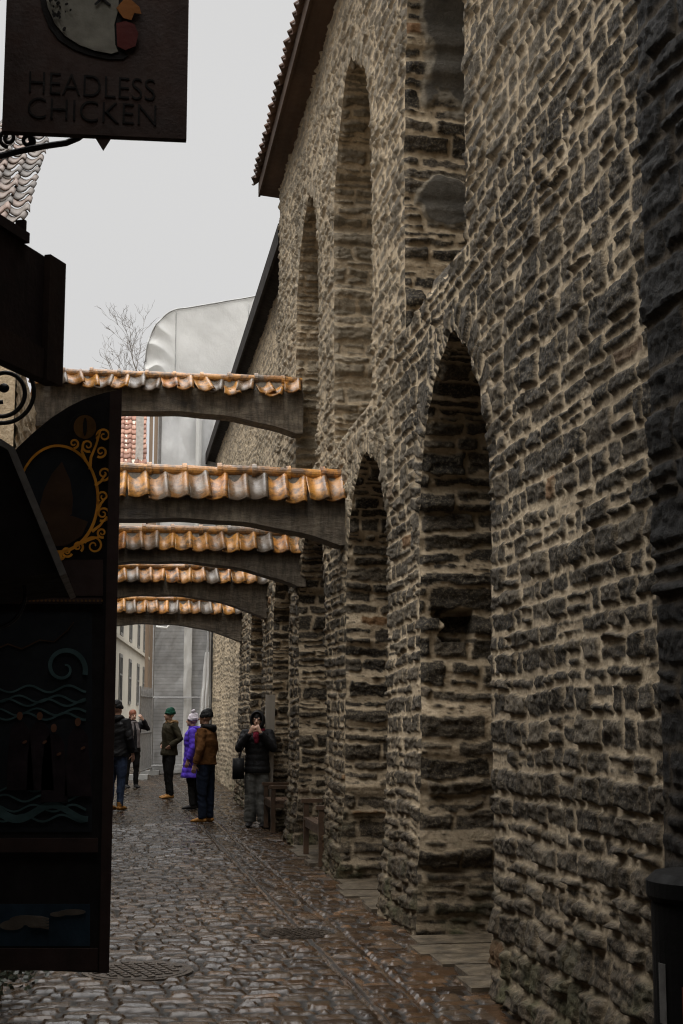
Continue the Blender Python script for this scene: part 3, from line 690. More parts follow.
Xs, Ts = np.meshgrid(xs, ts, indexing='ij'); zt_ = ztop(Xs); zb_ = 10.9 + 0 * Xs - 0.9 * np.clip((Xs - 0.42) / 0.9, 0, 1) - 6 * sst(1.25, 1.5, Xs)
Zs = zb_ + (zt_ - zb_) * Ts
fold = 0.16 * (np.abs(np.sin(4.2 * (Zs + 0.8 * Xs) + 2.0 * fbm(Xs, Zs, 2, 71))) - 0.6) * np.clip((1.25 - Xs) / 0.5, 0, 1) + 0.05 * fbm(Xs * 0.9 + 0.6 * Zs, Zs * 0.3, 3, 72) - 0.05 * np.abs(fbm(Xs * 0.8 + Zs * 0.9, Zs * 0.4, 3, 77))
P = np.stack([Xs, 40.0 + fold, Zs], -1)
grid_obj('tarpaulin_front', P, None, None, WHITE, sc)
HEM = plain('grey tarpaulin hem', (0.33, 0.33, 0.32), 0.6)
bm = bmesh.new(); tube(bm, [(x, 39.97 + float(f_), float(z_) + 0.01) for x, f_, z_ in zip(xs[::2], fold[::2, -1], zt_[::2, -1])], 0.022, 6); bobj('hem', bm, HEM, sc, smooth=True)
for xq in (1.28, 3.4):
    k_ = int(np.argmin(np.abs(xs - xq))); bm = bmesh.new()
    tube(bm, [(xq, 39.985 + float(fold[k_, q_]), float(Zs[k_, q_])) for q_ in range(0, 160, 4)], (0.012), 6); bobj('seam', bm, HEM, sc, smooth=True)
ys = np.linspace(40, 44, 12); Xt, Yt = np.meshgrid(xs, ys, indexing='ij'); Pt = np.stack([Xt, Yt + (fold[:, -1:] if False else 0), ztop(Xt)], -1)
Pt[:, 0, 1] = P[:, -1, 1]
grid_obj('tarpaulin_roof', Pt, None, None, WHITE, sc, flip=True)
bm = bmesh.new(); box(bm, 0.85, 9, 40.5, 43.9, -0.1, 11.6); bobj('house_body', bm, plain('grey render behind netting', (0.25, 0.24, 0.23), 0.9), sc)
# sheeting below the roof tarpaulin
xs = np.arange(0.92, 2.9, 0.03); zs = np.arange(4.1, 11.2, 0.05); Xs, Zs = np.meshgrid(xs, zs, indexing='ij')
cre = 0.09 * np.abs(fbm(Xs * 0.9 + Zs * 0.35, Zs * 0.25 - Xs * 0.5, 2, 73)) + 0.03 * np.abs(fbm(Xs * 1.6 - Zs * 0.5, Zs * 0.4, 2, 74)) + 0.035 * np.abs(np.sin(Xs * 7 + 1.6 * fbm(Xs, Zs * 0.4, 2, 81)))
grid_obj('plastic_sheet', np.stack([Xs, 39.75 - cre * 1.6, Zs], -1), None, None, SHEET, sc)
xs = np.arange(0.80, 2.38, 0.03); zs = np.arange(0.05, 4.6, 0.04); Xs, Zs = np.meshgrid(xs, zs, indexing='ij')
cre = 0.05 * fbm(Xs * 2 + Zs, Zs * 0.8, 3, 75) + 0.06 * np.abs(fbm(Xs * 1.2 - Zs * 0.7, Zs * 0.6 + Xs, 3, 78))
grid_obj('netting', np.stack([Xs, 39.45 - cre, Zs], -1), None, None, NET, sc)
for x0, x1 in ((1.64, 1.86), (2.27, 2.40)):
    xs = np.arange(x0, x1, 0.02); zs = np.arange(0.1, 4.5, 0.05); Xs, Zs = np.meshgrid(xs, zs, indexing='ij')
    grid_obj('white_strip', np.stack([Xs + 0.02 * fbm(Zs, Zs * 0, 2, int(x0 * 10)), 39.33 - 0.03 * fbm(Xs * 6, Zs * 2, 2, 76), Zs], -1), None, None, WHITE, sc)
bm = bmesh.new()
tube(bm, [(0.86, 39.2, 4.05), (1.15, 39.1, 4.0), (1.3, 39.15, 4.2)], [0.03, 0.04, 0.02], 6)
bobj('hanging_fold', bm, WHITE, sc, smooth=True)
us, ts_ = np.meshgrid(np.linspace(0, 1, 40), np.linspace(0, 1, 60), indexing='ij')
xl_ = 2.22 + (1.98 - 2.22) * (1 - ts_) ** 0.8 + 0.04 * fbm(ts_ * 4, ts_ * 0, 2, 83); xr_ = 2.34 + 0 * ts_
grid_obj('hanging_fold', np.stack([xl_ + (xr_ - xl_) * us, 39.22 - 0.07 * np.abs(np.sin(us * 6 + 1.5 * fbm(us * 2, ts_ * 2, 2, 79))) * (1.1 - ts_), 0.35 + 3.0 * ts_], -1), None, None, SHEET, sc)
bm = bmesh.new()
for x in (0.80, 2.32): tube(bm, [(x, 39.28, 0), (x, 39.28, 4.6)], 0.028, 8)
for z_ in (0.25, 2.1, 4.3): tube(bm, [(0.8, 39.27, z_), (2.36, 39.27, z_)], 0.022, 8)
bobj('scaffold_tube', bm, STEEL, sc)
for x in (0.62, 0.76):
    bm = bmesh.new(); box(bm, x - 0.05, x + 0.05, 39.6, 39.75, 0, 10.9); bobj('timber_post', bm, POSTWOOD, sc)
bm = bmesh.new(); tube(bm, [(1.98, 39.55, 4.2), (1.98, 39.55, 10.4)], 0.09, 8); bobj('white_strip', bm, WHITE, sc)

CREAM = plain('cream house render', (0.48, 0.44, 0.36), 0.85, 0.08, 1.5, 0.1, 10)
GREYFRAME = plain('grey window paint', (0.17, 0.165, 0.15), 0.6)
def mat_glass():
    g = NG('dark window glass'); return g.out((0.02, 0.022, 0.025), 0.06, None, 0.6)
GLASS = mat_glass()
ch = empty('cream_house', (-0.42, 42.5, 0), 0, 'cream rendered house with narrow windows glimpsed at the far left of the lane', 'house')
ang = math.atan2(1.45, 20.0); ML = Matrix.Rotation(-ang, 4, 'Z')   # facade runs back and to the right
bm = bmesh.new(); box(bm, -9, 0, 0, 20, -0.1, 7.4, ML); bobj('wall', bm, CREAM, ch)
bm = bmesh.new(); box(bm, 0.0, 0.10, -0.05, 20, 4.0, 4.12, ML); box(bm, 0.0, 0.16, -0.05, 20, 7.1, 7.4, ML); bobj('cornice', bm, CREAM, ch, bevel=0.02)
for zc in (2.0, 4.2):
    for yc in (4.2, 8.6, 13.2, 17.0):
        bm = bmesh.new()
        for (a, b, c, e) in ((-.62, -.5, 0, 1.6), (.5, .62, 0, 1.6), (-.5, .5, 1.48, 1.6), (-.5, .5, 0, .1), (-.04, .04, .1, 1.48), (-.5, -.04, .9, .96), (.04, .5, .9, .96)):
            box(bm, -0.02, 0.035, yc + a, yc + b, zc + c, zc + e, ML)
        wf = bobj('window', bm, GREYFRAME, ch)
        bm = bmesh.new(); box(bm, -0.02, 0.012, yc - .5, yc + .5, zc + .1, zc + 1.48, ML); bobj('pane', bm, GLASS, wf)
bm = bmesh.new(); v = [ML @ Vector(p) for p in ((-4.5, 0, 8.9), (0.1, 0, 7.402), (-9, 0, 7.402), (-4.5, 20, 8.9), (0.1, 20, 7.402), (-9, 20, 7.402))]; v = [bm.verts.new(p) for p in v]
for f in ((0, 1, 2), (3, 5, 4), (0, 3, 4, 1), (0, 2, 5, 3), (1, 4, 5, 2)): bm.faces.new([v[i] for i in f])
bobj('roof', bm, plain('grey sheet roof', (0.14, 0.14, 0.14), 0.5), ch)
rh = empty('red_roofed_house', (0.9, 72, 0), 0, 'distant house with a steep red tiled roof glimpsed between the two nearest arches', 'house')
bm = bmesh.new(); box(bm, -10, 0, 0.3, 9, -0.1, 13.9); bobj('wall', bm, CREAM, rh)
bm = bmesh.new(); A = [[bm.verts.new((x, y, z_)) for y, z_ in ((0, 13.9), (4.6, 18.2), (9.3, 13.9))] for x in (-10, 0.0)]
bm.faces.new(A[0]); bm.faces.new(A[1][::-1])
for i in range(3): bm.faces.new((A[0][i], A[1][i], A[1][(i + 1) % 3], A[0][(i + 1) % 3]))
bobj('gable', bm, CREAM, rh)
c5 = math.hypot(4.6, 4.3); pantiles('roof', (-10, 4.6, 18.25), (1, 0, 0), (0, -4.6 / c5, -4.3 / c5), 25, 13, 0.40, 0.49, REDTILE, rh, amp=0.05, seed=31, nrm=(0, -4.3 / c5, 4.6 / c5), res=5)
bm = bmesh.new(); box(bm, -0.55, -0.15, 1.0, 1.5, 14.6, 17.2); bobj('chimney', bm, plain('pale chimney render', (0.4, 0.38, 0.34), 0.8), rh)
bh = empty('brown_house', (1.05, 63, 0), 0, 'brown rendered house front beyond the cream house', 'house')
bm = bmesh.new(); box(bm, 0, 9, 0, 10, -0.1, 11); bobj('wall', bm, plain('brown render', (0.24, 0.19, 0.145), 0.85, 0.15, 1.5), bh)
bm = bmesh.new()
bm.free()
for z_ in (2.5, 5.8, 8.6):
    bm = bmesh.new(); box(bm, 0.6, 1.6, -0.03, 0.0, z_, z_ + 1.7); bobj('window', bm, GREYFRAME, bh)
bm = bmesh.new(); prism(bm, [(-0.3, 11), (9.3, 11), (4.5, 15)], -0.3, 10.3); bobj('roof', bm, REDTILE, bh)

fe = empty('metal_fence', (0.42, 36.6, 0), -math.atan2(0.34, 2.6), 'grey metal construction fence leaning at the left of the netting', 'fence')
bm = bmesh.new()
for z_ in (0.18, 1.15, 2.1): tube(bm, [(0, 0, z_), (0, 2.7, z_)], 0.022, 8)
for y_ in (0, 2.7): tube(bm, [(0, y_, 0.0), (0, y_, 2.35)], 0.026, 8)
bobj('frame', bm, STEEL, fe)
for k in range(1, 18):
    bm = bmesh.new(); y_ = k * 0.15
    tube(bm, [(0, y_, 0.18), (0, y_, 2.2), (0.0, y_, 2.36)], [0.013, 0.013, 0.004], 6); bobj('bar', bm, STEEL, fe)
bm = bmesh.new(); box(bm, -0.25, 0.25, -0.14, 0.14, -0.02, 0.12); bobj('foot_block', bm, plain('grey concrete foot', (0.22, 0.22, 0.21), 0.8), fe, bevel=0.02)
bm = bmesh.new(); box(bm, -0.25, 0.25, 2.56, 2.84, -0.02, 0.12); bobj('foot_block', bm, plain('grey concrete foot', (0.22, 0.22, 0.21), 0.8), fe, bevel=0.02)

def bare_tree(x, y, h, seed, label):
    t = empty('bare_tree', (x, y, -0.1), 0, label, 'tree'); r = random.Random(seed)
    trunk = bmesh.new(); crown = bmesh.new()
    def grow(bm, p, dv, l, rad, lev):
        n = 4; pts = [p.copy()]; rr = [rad]
        for i in range(n):
            dv = (dv + Vector((r.uniform(-1, 1), r.uniform(-1, 1), r.uniform(-0.35, 0.6))) * (0.16 + 0.05 * lev)).normalized()
            p = p + dv * l / n; pts.append(p.copy()); rr.append(rad * (1 - 0.5 * (i + 1) / n))
        tube(bm, pts, rr, 5 if lev else 8, cap=False)
        if lev >= 6: return
        for k in range(4 if lev in (2, 3, 4) else 3):
            q = pts[r.randint(2, n)]; nd = (dv + Vector((r.uniform(-1, 1), r.uniform(-1, 1), r.uniform(-0.25, 0.7))) * 0.85).normalized()
            grow(crown, q, nd, l * r.uniform(0.42, 0.72), max(0.009, rad * 0.42), lev + 1)
    grow(trunk, Vector((0, 0, 0)), Vector((0, 0, 1)), h * 0.42, h * 0.014, 0)
    bobj('trunk', trunk, plain('bark', (0.06, 0.05, 0.042), 0.9), t); bobj('crown', crown, plain('bare twigs', (0.13, 0.115, 0.10), 0.9), t)
bare_tree(0.2, 78, 27.5, 5, 'bare leafless tree rising beyond the far houses at the left')

# ------------------------------------------------------------------ pixel helper for near objects hung on the left house
CW = cam.rotation_euler.to_matrix()
def at(px, py, y):
    dvec = CW @ Vector(((px - 341.5) / FPX, -(py - 512) / FPX, -1)); return EYE + dvec * ((y - EYE.y) / dvec.y)

# ------------------------------------------------------------------ the chicken sign
cs_ = empty('tavern_sign', (-0.09, 5.0, 3.55), 0, 'brown hanging tavern sign with a white hen head and dark lettering at the top left', 'sign')
def lp(px, py, y=5.0):   # world point from the sign plane, local to the sign
    p = at(px, py, y); return (p.x + 0.08, p.z - 3.55)
c0 = lp(5, 133); c1 = lp(189, 141); wS = c1[0] - c0[0]
bm = bmesh.new(); tilt = (c1[1] - c0[1]) / wS
zt0 = c0[1] + 1.02
prism(bm, [c0, c1, (c1[0], c1[1] + 1.0), (c0[0], zt0)], -0.018, 0.018); bobj('board', bm, SIGNBROWN, cs_, bevel=0.004)
def flat(bm, poly, y0, th=0.003): prism(bm, poly, y0 - th, y0)
def ell(cx, cz, rx, rz, n=36, rot=0, a0=0, a1=2 * math.pi):
    o_ = []
    for k in range(n):
        a = a0 + (a1 - a0) * k / (n if a1 - a0 > 6.2 else n - 1); x, z = rx * math.cos(a), rz * math.sin(a)
        o_.append((cx + x * math.cos(rot) - z * math.sin(rot), cz + x * math.sin(rot) + z * math.cos(rot)))
    return o_
INK = plain('black sign ink', (0.006, 0.005, 0.0045), 0.8, spec=0.1); HEN = plain('dull white sign paint', (0.125, 0.118, 0.098), 0.8, 0.3, 14, spec=0.1)
BEAK = plain('ochre sign paint', (0.16, 0.06, 0.014), 0.8, spec=0.1); WATT = plain('dark red sign paint', (0.055, 0.010, 0.008), 0.8, spec=0.1)
pxm = wS / 184.0
def sp_(px, py): return lp(px, py)
outl = [(42, -4), (45, 12), (52, 30), (62, 43), (76, 52), (92, 58), (110, 62), (126, 62), (131, 58), (124, 52), (122, 30), (127, 14), (128, -8), (124, -38), (112, -62), (92, -72), (70, -66), (52, -44), (44, -22)]
inner = [(48, -4), (51, 11), (58, 27), (68, 39), (82, 48), (98, 54), (114, 57), (121, 55), (118, 48), (117, 28), (121, 13), (122, -8), (118, -34), (108, -56), (92, -65), (72, -59), (57, -40), (50, -20)]
bm = bmesh.new(); flat(bm, [sp_(*p) for p in outl], -0.0185); bobj('hen_outline', bm, INK, cs_)
bm = bmesh.new(); flat(bm, [sp_(*p) for p in inner], -0.0225); bobj('hen_head', bm, HEN, cs_)
bm = bmesh.new(); flat(bm, [sp_(*p) for p in ((119, 12), (126, 4), (133, 3), (142, 11), (144, 18), (137, 17), (134, 24), (126, 22))], -0.0265); bobj('beak', bm, BEAK, cs_)
bm = bmesh.new(); flat(bm, [sp_(*p) for p in ((119, 27), (128, 25), (137, 28), (141, 38), (138, 50), (128, 54), (120, 50))], -0.0265); bobj('wattle', bm, WATT, cs_)
bm = bmesh.new()
for (a, b) in (((97, -3), (113, 9)), ((112, -5), (98, 9))):
    p, q = sp_(*a), sp_(*b); dx, dz = q[0] - p[0], q[1] - p[1]; l = math.hypot(dx, dz); nx_, nz_ = -dz / l * 0.004, dx / l * 0.004
    yy = -0.0265 if a[0] == 97 else -0.0295
    flat(bm, [(p[0] + nx_, p[1] + nz_), (q[0] + nx_, q[1] + nz_), (q[0] - nx_, q[1] - nz_), (p[0] - nx_, p[1] - nz_)], yy)
r = random.Random(3)
for k in range(46):
    a = r.uniform(0, 6.3); px, py = 60 + r.gauss(0, 7), 6 + r.gauss(0, 16)
    if px < 53 or py > 34: continue
    c = sp_(px, py); rr = r.uniform(1.0, 2.6) * pxm; bm2 = bmesh.new(); flat(bm2, ell(c[0], c[1], rr, rr * 0.6, 8, a), -0.0265 - 0.0002 * k); bobj('feather_mark', bm2, INK, cs_)
bobj('eye_cross', bm, INK, cs_)
def text_obj(name, s, width, loc, mat, parent, ext=0.0015, rot=(R_(90), 0, 0), height=None):
    cu = bpy.data.curves.new(name, 'FONT'); cu.body = s; cu.extrude = ext; cu.align_x = 'CENTER'; cu.offset = -0.014; cu.space_character = 1.0
    to = bpy.data.objects.new(name, cu); COL.objects.link(to)
    bpy.context.view_layer.update()
    me = bpy.data.meshes.new_from_object(to.evaluated_get(bpy.context.evaluated_depsgraph_get())); COL.objects.unlink(to); bpy.data.objects.remove(to)
    xs_ = [v.co.x for v in me.vertices]; ys_ = [v.co.y for v in me.vertices]
    sx_ = width / (max(xs_) - min(xs_)); sy_ = (height / (max(ys_) - min(ys_))) if height else sx_
    cx_ = (max(xs_) + min(xs_)) / 2; y0_ = min(ys_)
    for v in me.vertices: v.co.x = (v.co.x - cx_) * sx_; v.co.y = (v.co.y - y0_) * sy_
    me.name = name; o_ = link_mesh(name, me, mat, parent); o_.location = loc; o_.rotation_euler = rot; return o_
ta = sp_(95, 99); tb_ = sp_(95, 124)
text_obj('lettering', 'HEADLESS', 126 * pxm, (ta[0], -0.0195, ta[1]), INK, cs_, height=23 * pxm)
text_obj('lettering', 'CHICKEN', 128 * pxm, (tb_[0], -0.0195, tb_[1]), INK, cs_, height=22 * pxm)
a, b, c = sp_(98, 137), sp_(114, 137.5), sp_(106, 150)
bm = bmesh.new(); prism(bm, [a, b, c], -0.012, 0.012); bobj('finial', bm, SIGNBROWN, cs_)
# wrought bracket below the sign
bk = empty('iron_bracket', (-0.70, 5.05, 3.5), 0, 'black wrought iron bracket reaching out of the house below the tavern sign', 'bracket')
def lb(px, py, y): p = at(px, py, y); return (p.x + 0.70, y - 5.05, p.z - 3.5)
bm = bmesh.new(); pts = [(0.0, 0.04, lb(0, 163, 5.09)[2] - 0.01)] + [lb(x, y, 5.09) for x, y in ((-20, 160), (0, 156), (20, 151), (45, 146), (66, 143), (78, 138), (86, 132), (90, 120))]
tube(bm, pts, 0.013, 8); bobj('arm', bm, IRON, bk, smooth=True)
def spiral(c, r0, r1, turns, a0, n=60, sgn=1):
    return [(c[0] + (r0 + (r1 - r0) * k / n) * math.cos(a0 + sgn * 2 * math.pi * turns * k / n), c[1] + (r0 + (r1 - r0) * k / n) * math.sin(a0 + sgn * 2 * math.pi * turns * k / n)) for k in range(n + 1)]
bm = bmesh.new()
for c, rr, s in (((8, 138), 9, 1), ((28, 141), 7, -1)):
    tube(bm, [lb(x, y, 5.09) for x, y in spiral(c, rr, 2, 1.5, math.pi / 2, 40, s)], 0.008, 6)
bobj('scroll', bm, IRON, bk, smooth=True)

# ------------------------------------------------------------------ oblique oxblood box sign
def obl(px0, py0, px1, py1):
    """board edge point pairs -> world"""
    return None
bs = empty('box_sign', (-0.228, 4.35, 3.2), -R_(26), 'dark oxblood hanging board seen at an angle below the tavern sign', 'sign')
pr = at(63, 266, 4.35); pb = at(66, 386, 4.35)
zT, zB = pr.z - 3.2, pb.z - 3.2; x0 = pr.x + 0.19
Lb = 1.0
def ob(x0_, x1_, y0_, y1_, z0_, z1_, name, mat, bev=0.004):
    bm = bmesh.new(); box(bm, x0_, x1_, y0_, y1_, z0_, z1_); return bobj(name, bm, mat, bs, bevel=bev)
ob(-0.035, 0.0, -Lb, 0.0, zB, zT, 'panel', SIGNRED)
ob(0.001, 0.022, -0.10, 0.0, zB - 0.004, zT + 0.004, 'stile', SIGNBROWN)
ob(0.001, 0.016, -Lb, -0.11, zB - 0.004, zB + 0.09, 'rail', SIGNBROWN)
ob(-0.045, 0.012, -Lb, -0.21, zT + 0.003, zT + 0.035, 'top_board', SIGNRED)
ob(-0.03, 0.0, -0.225, -0.21, zT + 0.036, zT + 0.075, 'top_peg', SIGNRED, 0.002)
bm = bmesh.new(); tube(bm, [(-0.02, -0.82, zT), (-0.02, -0.82, zT + 0.3), (-0.5, -0.82, zT + 0.3)], 0.012, 8); bobj('hanger', bm, IRON, bs)

# ------------------------------------------------------------------ painted shutter
SY = 5.5
ps = empty('painted_shutter', (-0.02, SY, 0.9), 0, 'tall arched black shutter painted with an orange scrolled medallion and stormy sea scenes', 'shutter')
def pp(px, py): p = at(px, py, SY); return (p.x + 0.02, p.z - 0.9)
PANEL = plain('near black shutter paint', (0.012, 0.010, 0.010), 0.8, 0.3, 8, spec=0.15)
GOLD = plain('orange ochre scroll paint', (0.58, 0.25, 0.025), 0.7, 0.25, 14, spec=0.2)
DGOLD = plain('dull brown gold paint', (0.12, 0.06, 0.018), 0.8, 0.3, 14, spec=0.15)
NAVY = plain('inky blue paint', (0.012, 0.014, 0.017), 0.8, 0.3, 6, spec=0.15); TEAL = plain('dark teal sea paint', (0.042, 0.075, 0.078), 0.8, 0.4, 9, spec=0.15)
LEAFB = plain('dark umber paint', (0.045, 0.024, 0.012), 0.8, 0.3, 9, spec=0.15); FACEP = plain('dim flesh paint', (0.12, 0.055, 0.032), 0.8, spec=0.15); SKYB = plain('dim blue sky paint', (0.014, 0.028, 0.042), 0.8, 0.4, 7, spec=0.15)
ROBE = plain('dim robe paint', (0.016, 0.010, 0.012), 0.8, 0.5, 14, spec=0.15)
CLOUDP = plain('dim cloud paint', (0.09, 0.075, 0.06), 0.8, 0.3, 9, spec=0.15)
xl = -36
top_arc = [(119, 390), (105, 392.5), (84, 399), (68, 407), (51, 418), (34, 432), (18, 447), (4, 463), (-10, 480), (-22, 500), (-32, 522), (xl, 545)]
poly = [pp(*p) for p in [(108, 973), (xl, 968)] + top_arc[::-1]]
bm = bmesh.new(); prism(bm, poly, 0, 0.045); bobj('board', bm, PANEL, ps)
FRAMEW = plain('dark brown shutter frame', (0.030, 0.017, 0.014), 0.7, 0.3, 8, spec=0.2)
bm = bmesh.new(); prism(bm, [pp(*p) for p in ((109, 972), (99, 972), (110, 393), (122, 390))], -0.022, 0.048); bobj('stile', bm, FRAMEW, ps, bevel=0.003)
def qd(x0_, y0_, x1_, y1_, y, name, mat, th=0.003):
    bm = bmesh.new(); prism(bm, [pp(x0_, y1_), pp(x1_, y1_), pp(x1_, y0_), pp(x0_, y0_)], -y - th, -y); return bobj(name, bm, mat, ps)
qd(xl, 560, 103, 596, 0.0, 'rail', FRAMEW, 0.012); qd(xl, 598, 102, 604, 0.0, 'beaded_rail', FRAMEW, 0.016)
bm = bmesh.new()
for k in range(34):
    c = pp(xl + 6 + k * 4, 601); flat(bm, ell(c[0], c[1], 0.0045, 0.0045, 8), -0.0165, 0.004)
bobj('bead', bm, DGOLD, ps)
qd(xl, 838, 98, 852, 0.0, 'rail', FRAMEW, 0.014); qd(xl, 948, 98, 970, 0.0, 'rail', FRAMEW, 0.012)
def ribbon(bm, pts2, w0, w1, y, th=0.003):
    n = len(pts2); Lf = []; Rt = []
    for i, p in enumerate(pts2):
        a = pts2[max(0, i - 1)]; b = pts2[min(n - 1, i + 1)]; dx, dz = b[0] - a[0], b[1] - a[1]; l = math.hypot(dx, dz) or 1
        ww = (w0 + (w1 - w0) * i / (n - 1)) / 2; Lf.append((p[0] - dz / l * ww, p[1] + dx / l * ww)); Rt.append((p[0] + dz / l * ww, p[1] - dx / l * ww))
    f = [[bm.verts.new((x, yy, z)) for x, z in S] for S, yy in ((Lf, y - th), (Rt, y - th), (Lf, y), (Rt, y))]
    for i in range(n - 1):
        bm.faces.new((f[0][i], f[0][i + 1], f[1][i + 1], f[1][i]))
        bm.faces.new((f[0][i], f[2][i], f[2][i + 1], f[0][i + 1])); bm.faces.new((f[1][i], f[1][i + 1], f[3][i + 1], f[3][i]))
bm = bmesh.new(); flat(bm, [pp(x, y) for x, y in [(58 + 39 * math.cos(a * math.pi / 24), 499 + 52 * math.sin(a * math.pi / 24)) for a in range(48)]], 0.0); bobj('medallion', bm, NAVY, ps)
bm = bmesh.new(); flat(bm, [pp(*p) for p in ((62, 462), (52, 474), (44, 490), (40, 506), (42, 518), (50, 524), (62, 522), (72, 514), (73, 498), (70, 480))], -0.0032); bobj('painted_leaf', bm, LEAFB, ps)
bm = bmesh.new(); flat(bm, [pp(*p) for p in ((40, 530), (52, 520), (72, 516), (88, 522), (82, 536), (66, 546), (50, 546))], -0.0066); bobj('painted_hill', bm, DGOLD if False else LEAFB, ps)
bm = bmesh.new(); m1 = pxm * 1.1
ribbon(bm, [pp(58 + 40 * math.cos(a), 499 + 53 * math.sin(a)) for a in np.linspace(-math.pi, math.pi * 0.62, 80)], 2.2 * m1, 3.2 * m1, -0.0036)
bobj('medallion_ring', bm, GOLD, ps)
bm = bmesh.new(); yy = -0.0072
for (c, r0, tn, a0, sg, mat_) in (((104, 436), 7.5, 1.4, 2.6, 1, 0), ((101, 452), 6, 1.3, 2.2, -1, 0), ((104, 474), 7, 1.5, 1.9, -1, 0), ((103, 497), 6, 1.3, 2.2, 1, 0), ((103, 514), 7.5, 1.6, 2.0, -1, 0), ((102, 533), 5, 1.3, 1.2, 1, 0), ((94, 546), 9.5, 1.5, 3.4, 1, 0), ((78, 547), 5.5, 1.3, 1.0, -1, 0), ((67, 552), 5.5, 1.4, 0.4, 1, 0), ((88, 446), 6.5, 1.3, 1.2, 1, 0), ((74, 444), 5, 1.2, 1.6, -1, 0)):
    s_ = spiral(c, r0, 1.2, tn, a0, 44, sg)
    ribbon(bm, [pp(*q) for q in s_], 2.3 * m1, 1.1 * m1, yy); yy -= 0.0004
for pts in (((90, 470), (91, 458), (96, 446), (101, 430)), ((95, 486), (101, 482), (106, 474)), ((97, 512), (101, 504), (107, 497)), ((92, 532), (100, 526), (107, 517)), ((80, 544), (90, 540), (100, 537)), ((60, 552), (62, 560), (66, 556)), ((86, 462), (82, 452), (84, 442))):
    P3 = []
    for i in range(len(pts) - 1):
        for k in range(6): P3.append((pts[i][0] + (pts[i + 1][0] - pts[i][0]) * k / 6, pts[i][1] + (pts[i + 1][1] - pts[i][1]) * k / 6))
    ribbon(bm, [pp(*q) for q in P3 + [pts[-1]]], 3.0 * m1, 1.6 * m1, yy); yy -= 0.0004
bobj('scrollwork', bm, GOLD, ps)
bm = bmesh.new(); c = pp(85, 427); flat(bm, ell(c[0], c[1], 12 * pxm, 13 * pxm), 0.0); bobj('painted_eye', bm, DGOLD, ps)
bm = bmesh.new(); flat(bm, ell(c[0], c[1], 2.2 * pxm, 10 * pxm), -0.0034)
ribbon(bm, [(c[0] + math.cos(a) * 17 * pxm, c[1] + math.sin(a) * 15 * pxm) for a in np.linspace(0, 6.28, 40)], 1.4 * m1, 1.4 * m1, -0.0072); bobj('eye_pupil', bm, PANEL, ps)
# lower sea painting
qd(xl, 612, 92, 832, 0.0, 'sea_painting', NAVY)
bm = bmesh.new(); yy = -0.0034
r = random.Random(8)
for row in range(9):
    y0_ = 690 + row * 7 + r.uniform(-2, 2) if row < 5 else 788 + (row - 5) * 10
    ribbon(bm, [pp(x, y0_ + 3.4 * math.sin(x * 0.16 + row * 1.7)) for x in np.linspace(0 if row % 2 else -20, 86, 50)], 1.6 * m1, 2.2 * m1, yy); yy -= 0.0003
    bobj('painted_wave', bm, TEAL, ps); bm = bmesh.new()
ribbon(bm, [pp(*q) for q in spiral((64, 668), 22, 3, 1.25, math.pi * 0.1, 60, -1)], 5 * m1, 1.6 * m1, yy); bobj('painted_wave', bm, TEAL, ps); bm = bmesh.new()
ribbon(bm, [pp(x, 812 + 7 * math.sin(x * 0.09)) for x in np.linspace(xl, 88, 50)], 9 * m1, 5 * m1, yy - 0.0004)
bobj('painted_wave', bm, TEAL, ps)
bm = bmesh.new()
ribbon(bm, [pp(*q) for q in ((-10, 652), (8, 644), (22, 649), (40, 640), (54, 642), (68, 630), (74, 622))], 1.6 * m1, 0.7 * m1, -0.0036)
bobj('painted_lightning', bm, LEAFB, ps)
for (fx, fy, hm) in ((20, 716, LEAFB), (40, 716, PANEL), (54, 728, PANEL), (78, 722, PANEL)):
    c = pp(fx, fy); bm = bmesh.new(); flat(bm, ell(c[0], c[1], 3.0 * pxm, 4.4 * pxm, 16), -0.0138); bobj('painted_face', bm, FACEP, ps); bm = bmesh.new()
    hnd = pp(fx + 5, fy + 26); flat(bm, ell(hnd[0], hnd[1], 2.6 * pxm, 1.4 * pxm, 12, 0.5), -0.0142); bobj('painted_hand', bm, FACEP, ps)
    bm = bmesh.new(); flat(bm, [pp(fx + a, fy + b) for a, b in ((-4, 6), (4, 6), (10, 14), (12, 44), (14, 74), (-13, 74), (-12, 40), (-9, 13))], -0.0102); bobj('painted_robe', bm, ROBE, ps)
qd(xl, 904, 90, 946, 0.0, 'sky_painting', SKYB)
bm = bmesh.new()
for (cx_, cy_, rx_, ry_) in ((24, 920, 15, 5), (36, 924, 9, 4), (12, 925, 12, 5), (72, 912, 14, 3), (58, 914, 8, 2.5)):
    c = pp(cx_, cy_); flat(bm, ell(c[0], c[1], rx_ * pxm, ry_ * pxm, 18), -0.0034 - 0.0003 * cx_ / 10)
for k in range(4):
    ribbon(bm, [pp(*q) for q in ((30, 917 + 2.6 * k), (40, 917 + 3.0 * k), (49, 919 + 3.0 * k))], 3.2 * m1, 2.0 * m1, -0.0075 - 0.0003 * k)
bobj('painted_cloud', bm, CLOUDP, ps)
for z_ in (700, 930, 560):
    bm = bmesh.new(); p = pp(xl, z_); box(bm, -0.70, p[0] + 0.12, 0.05, 0.065, p[1] - 0.02, p[1] + 0.02); bobj('hinge', bm, IRON, ps)

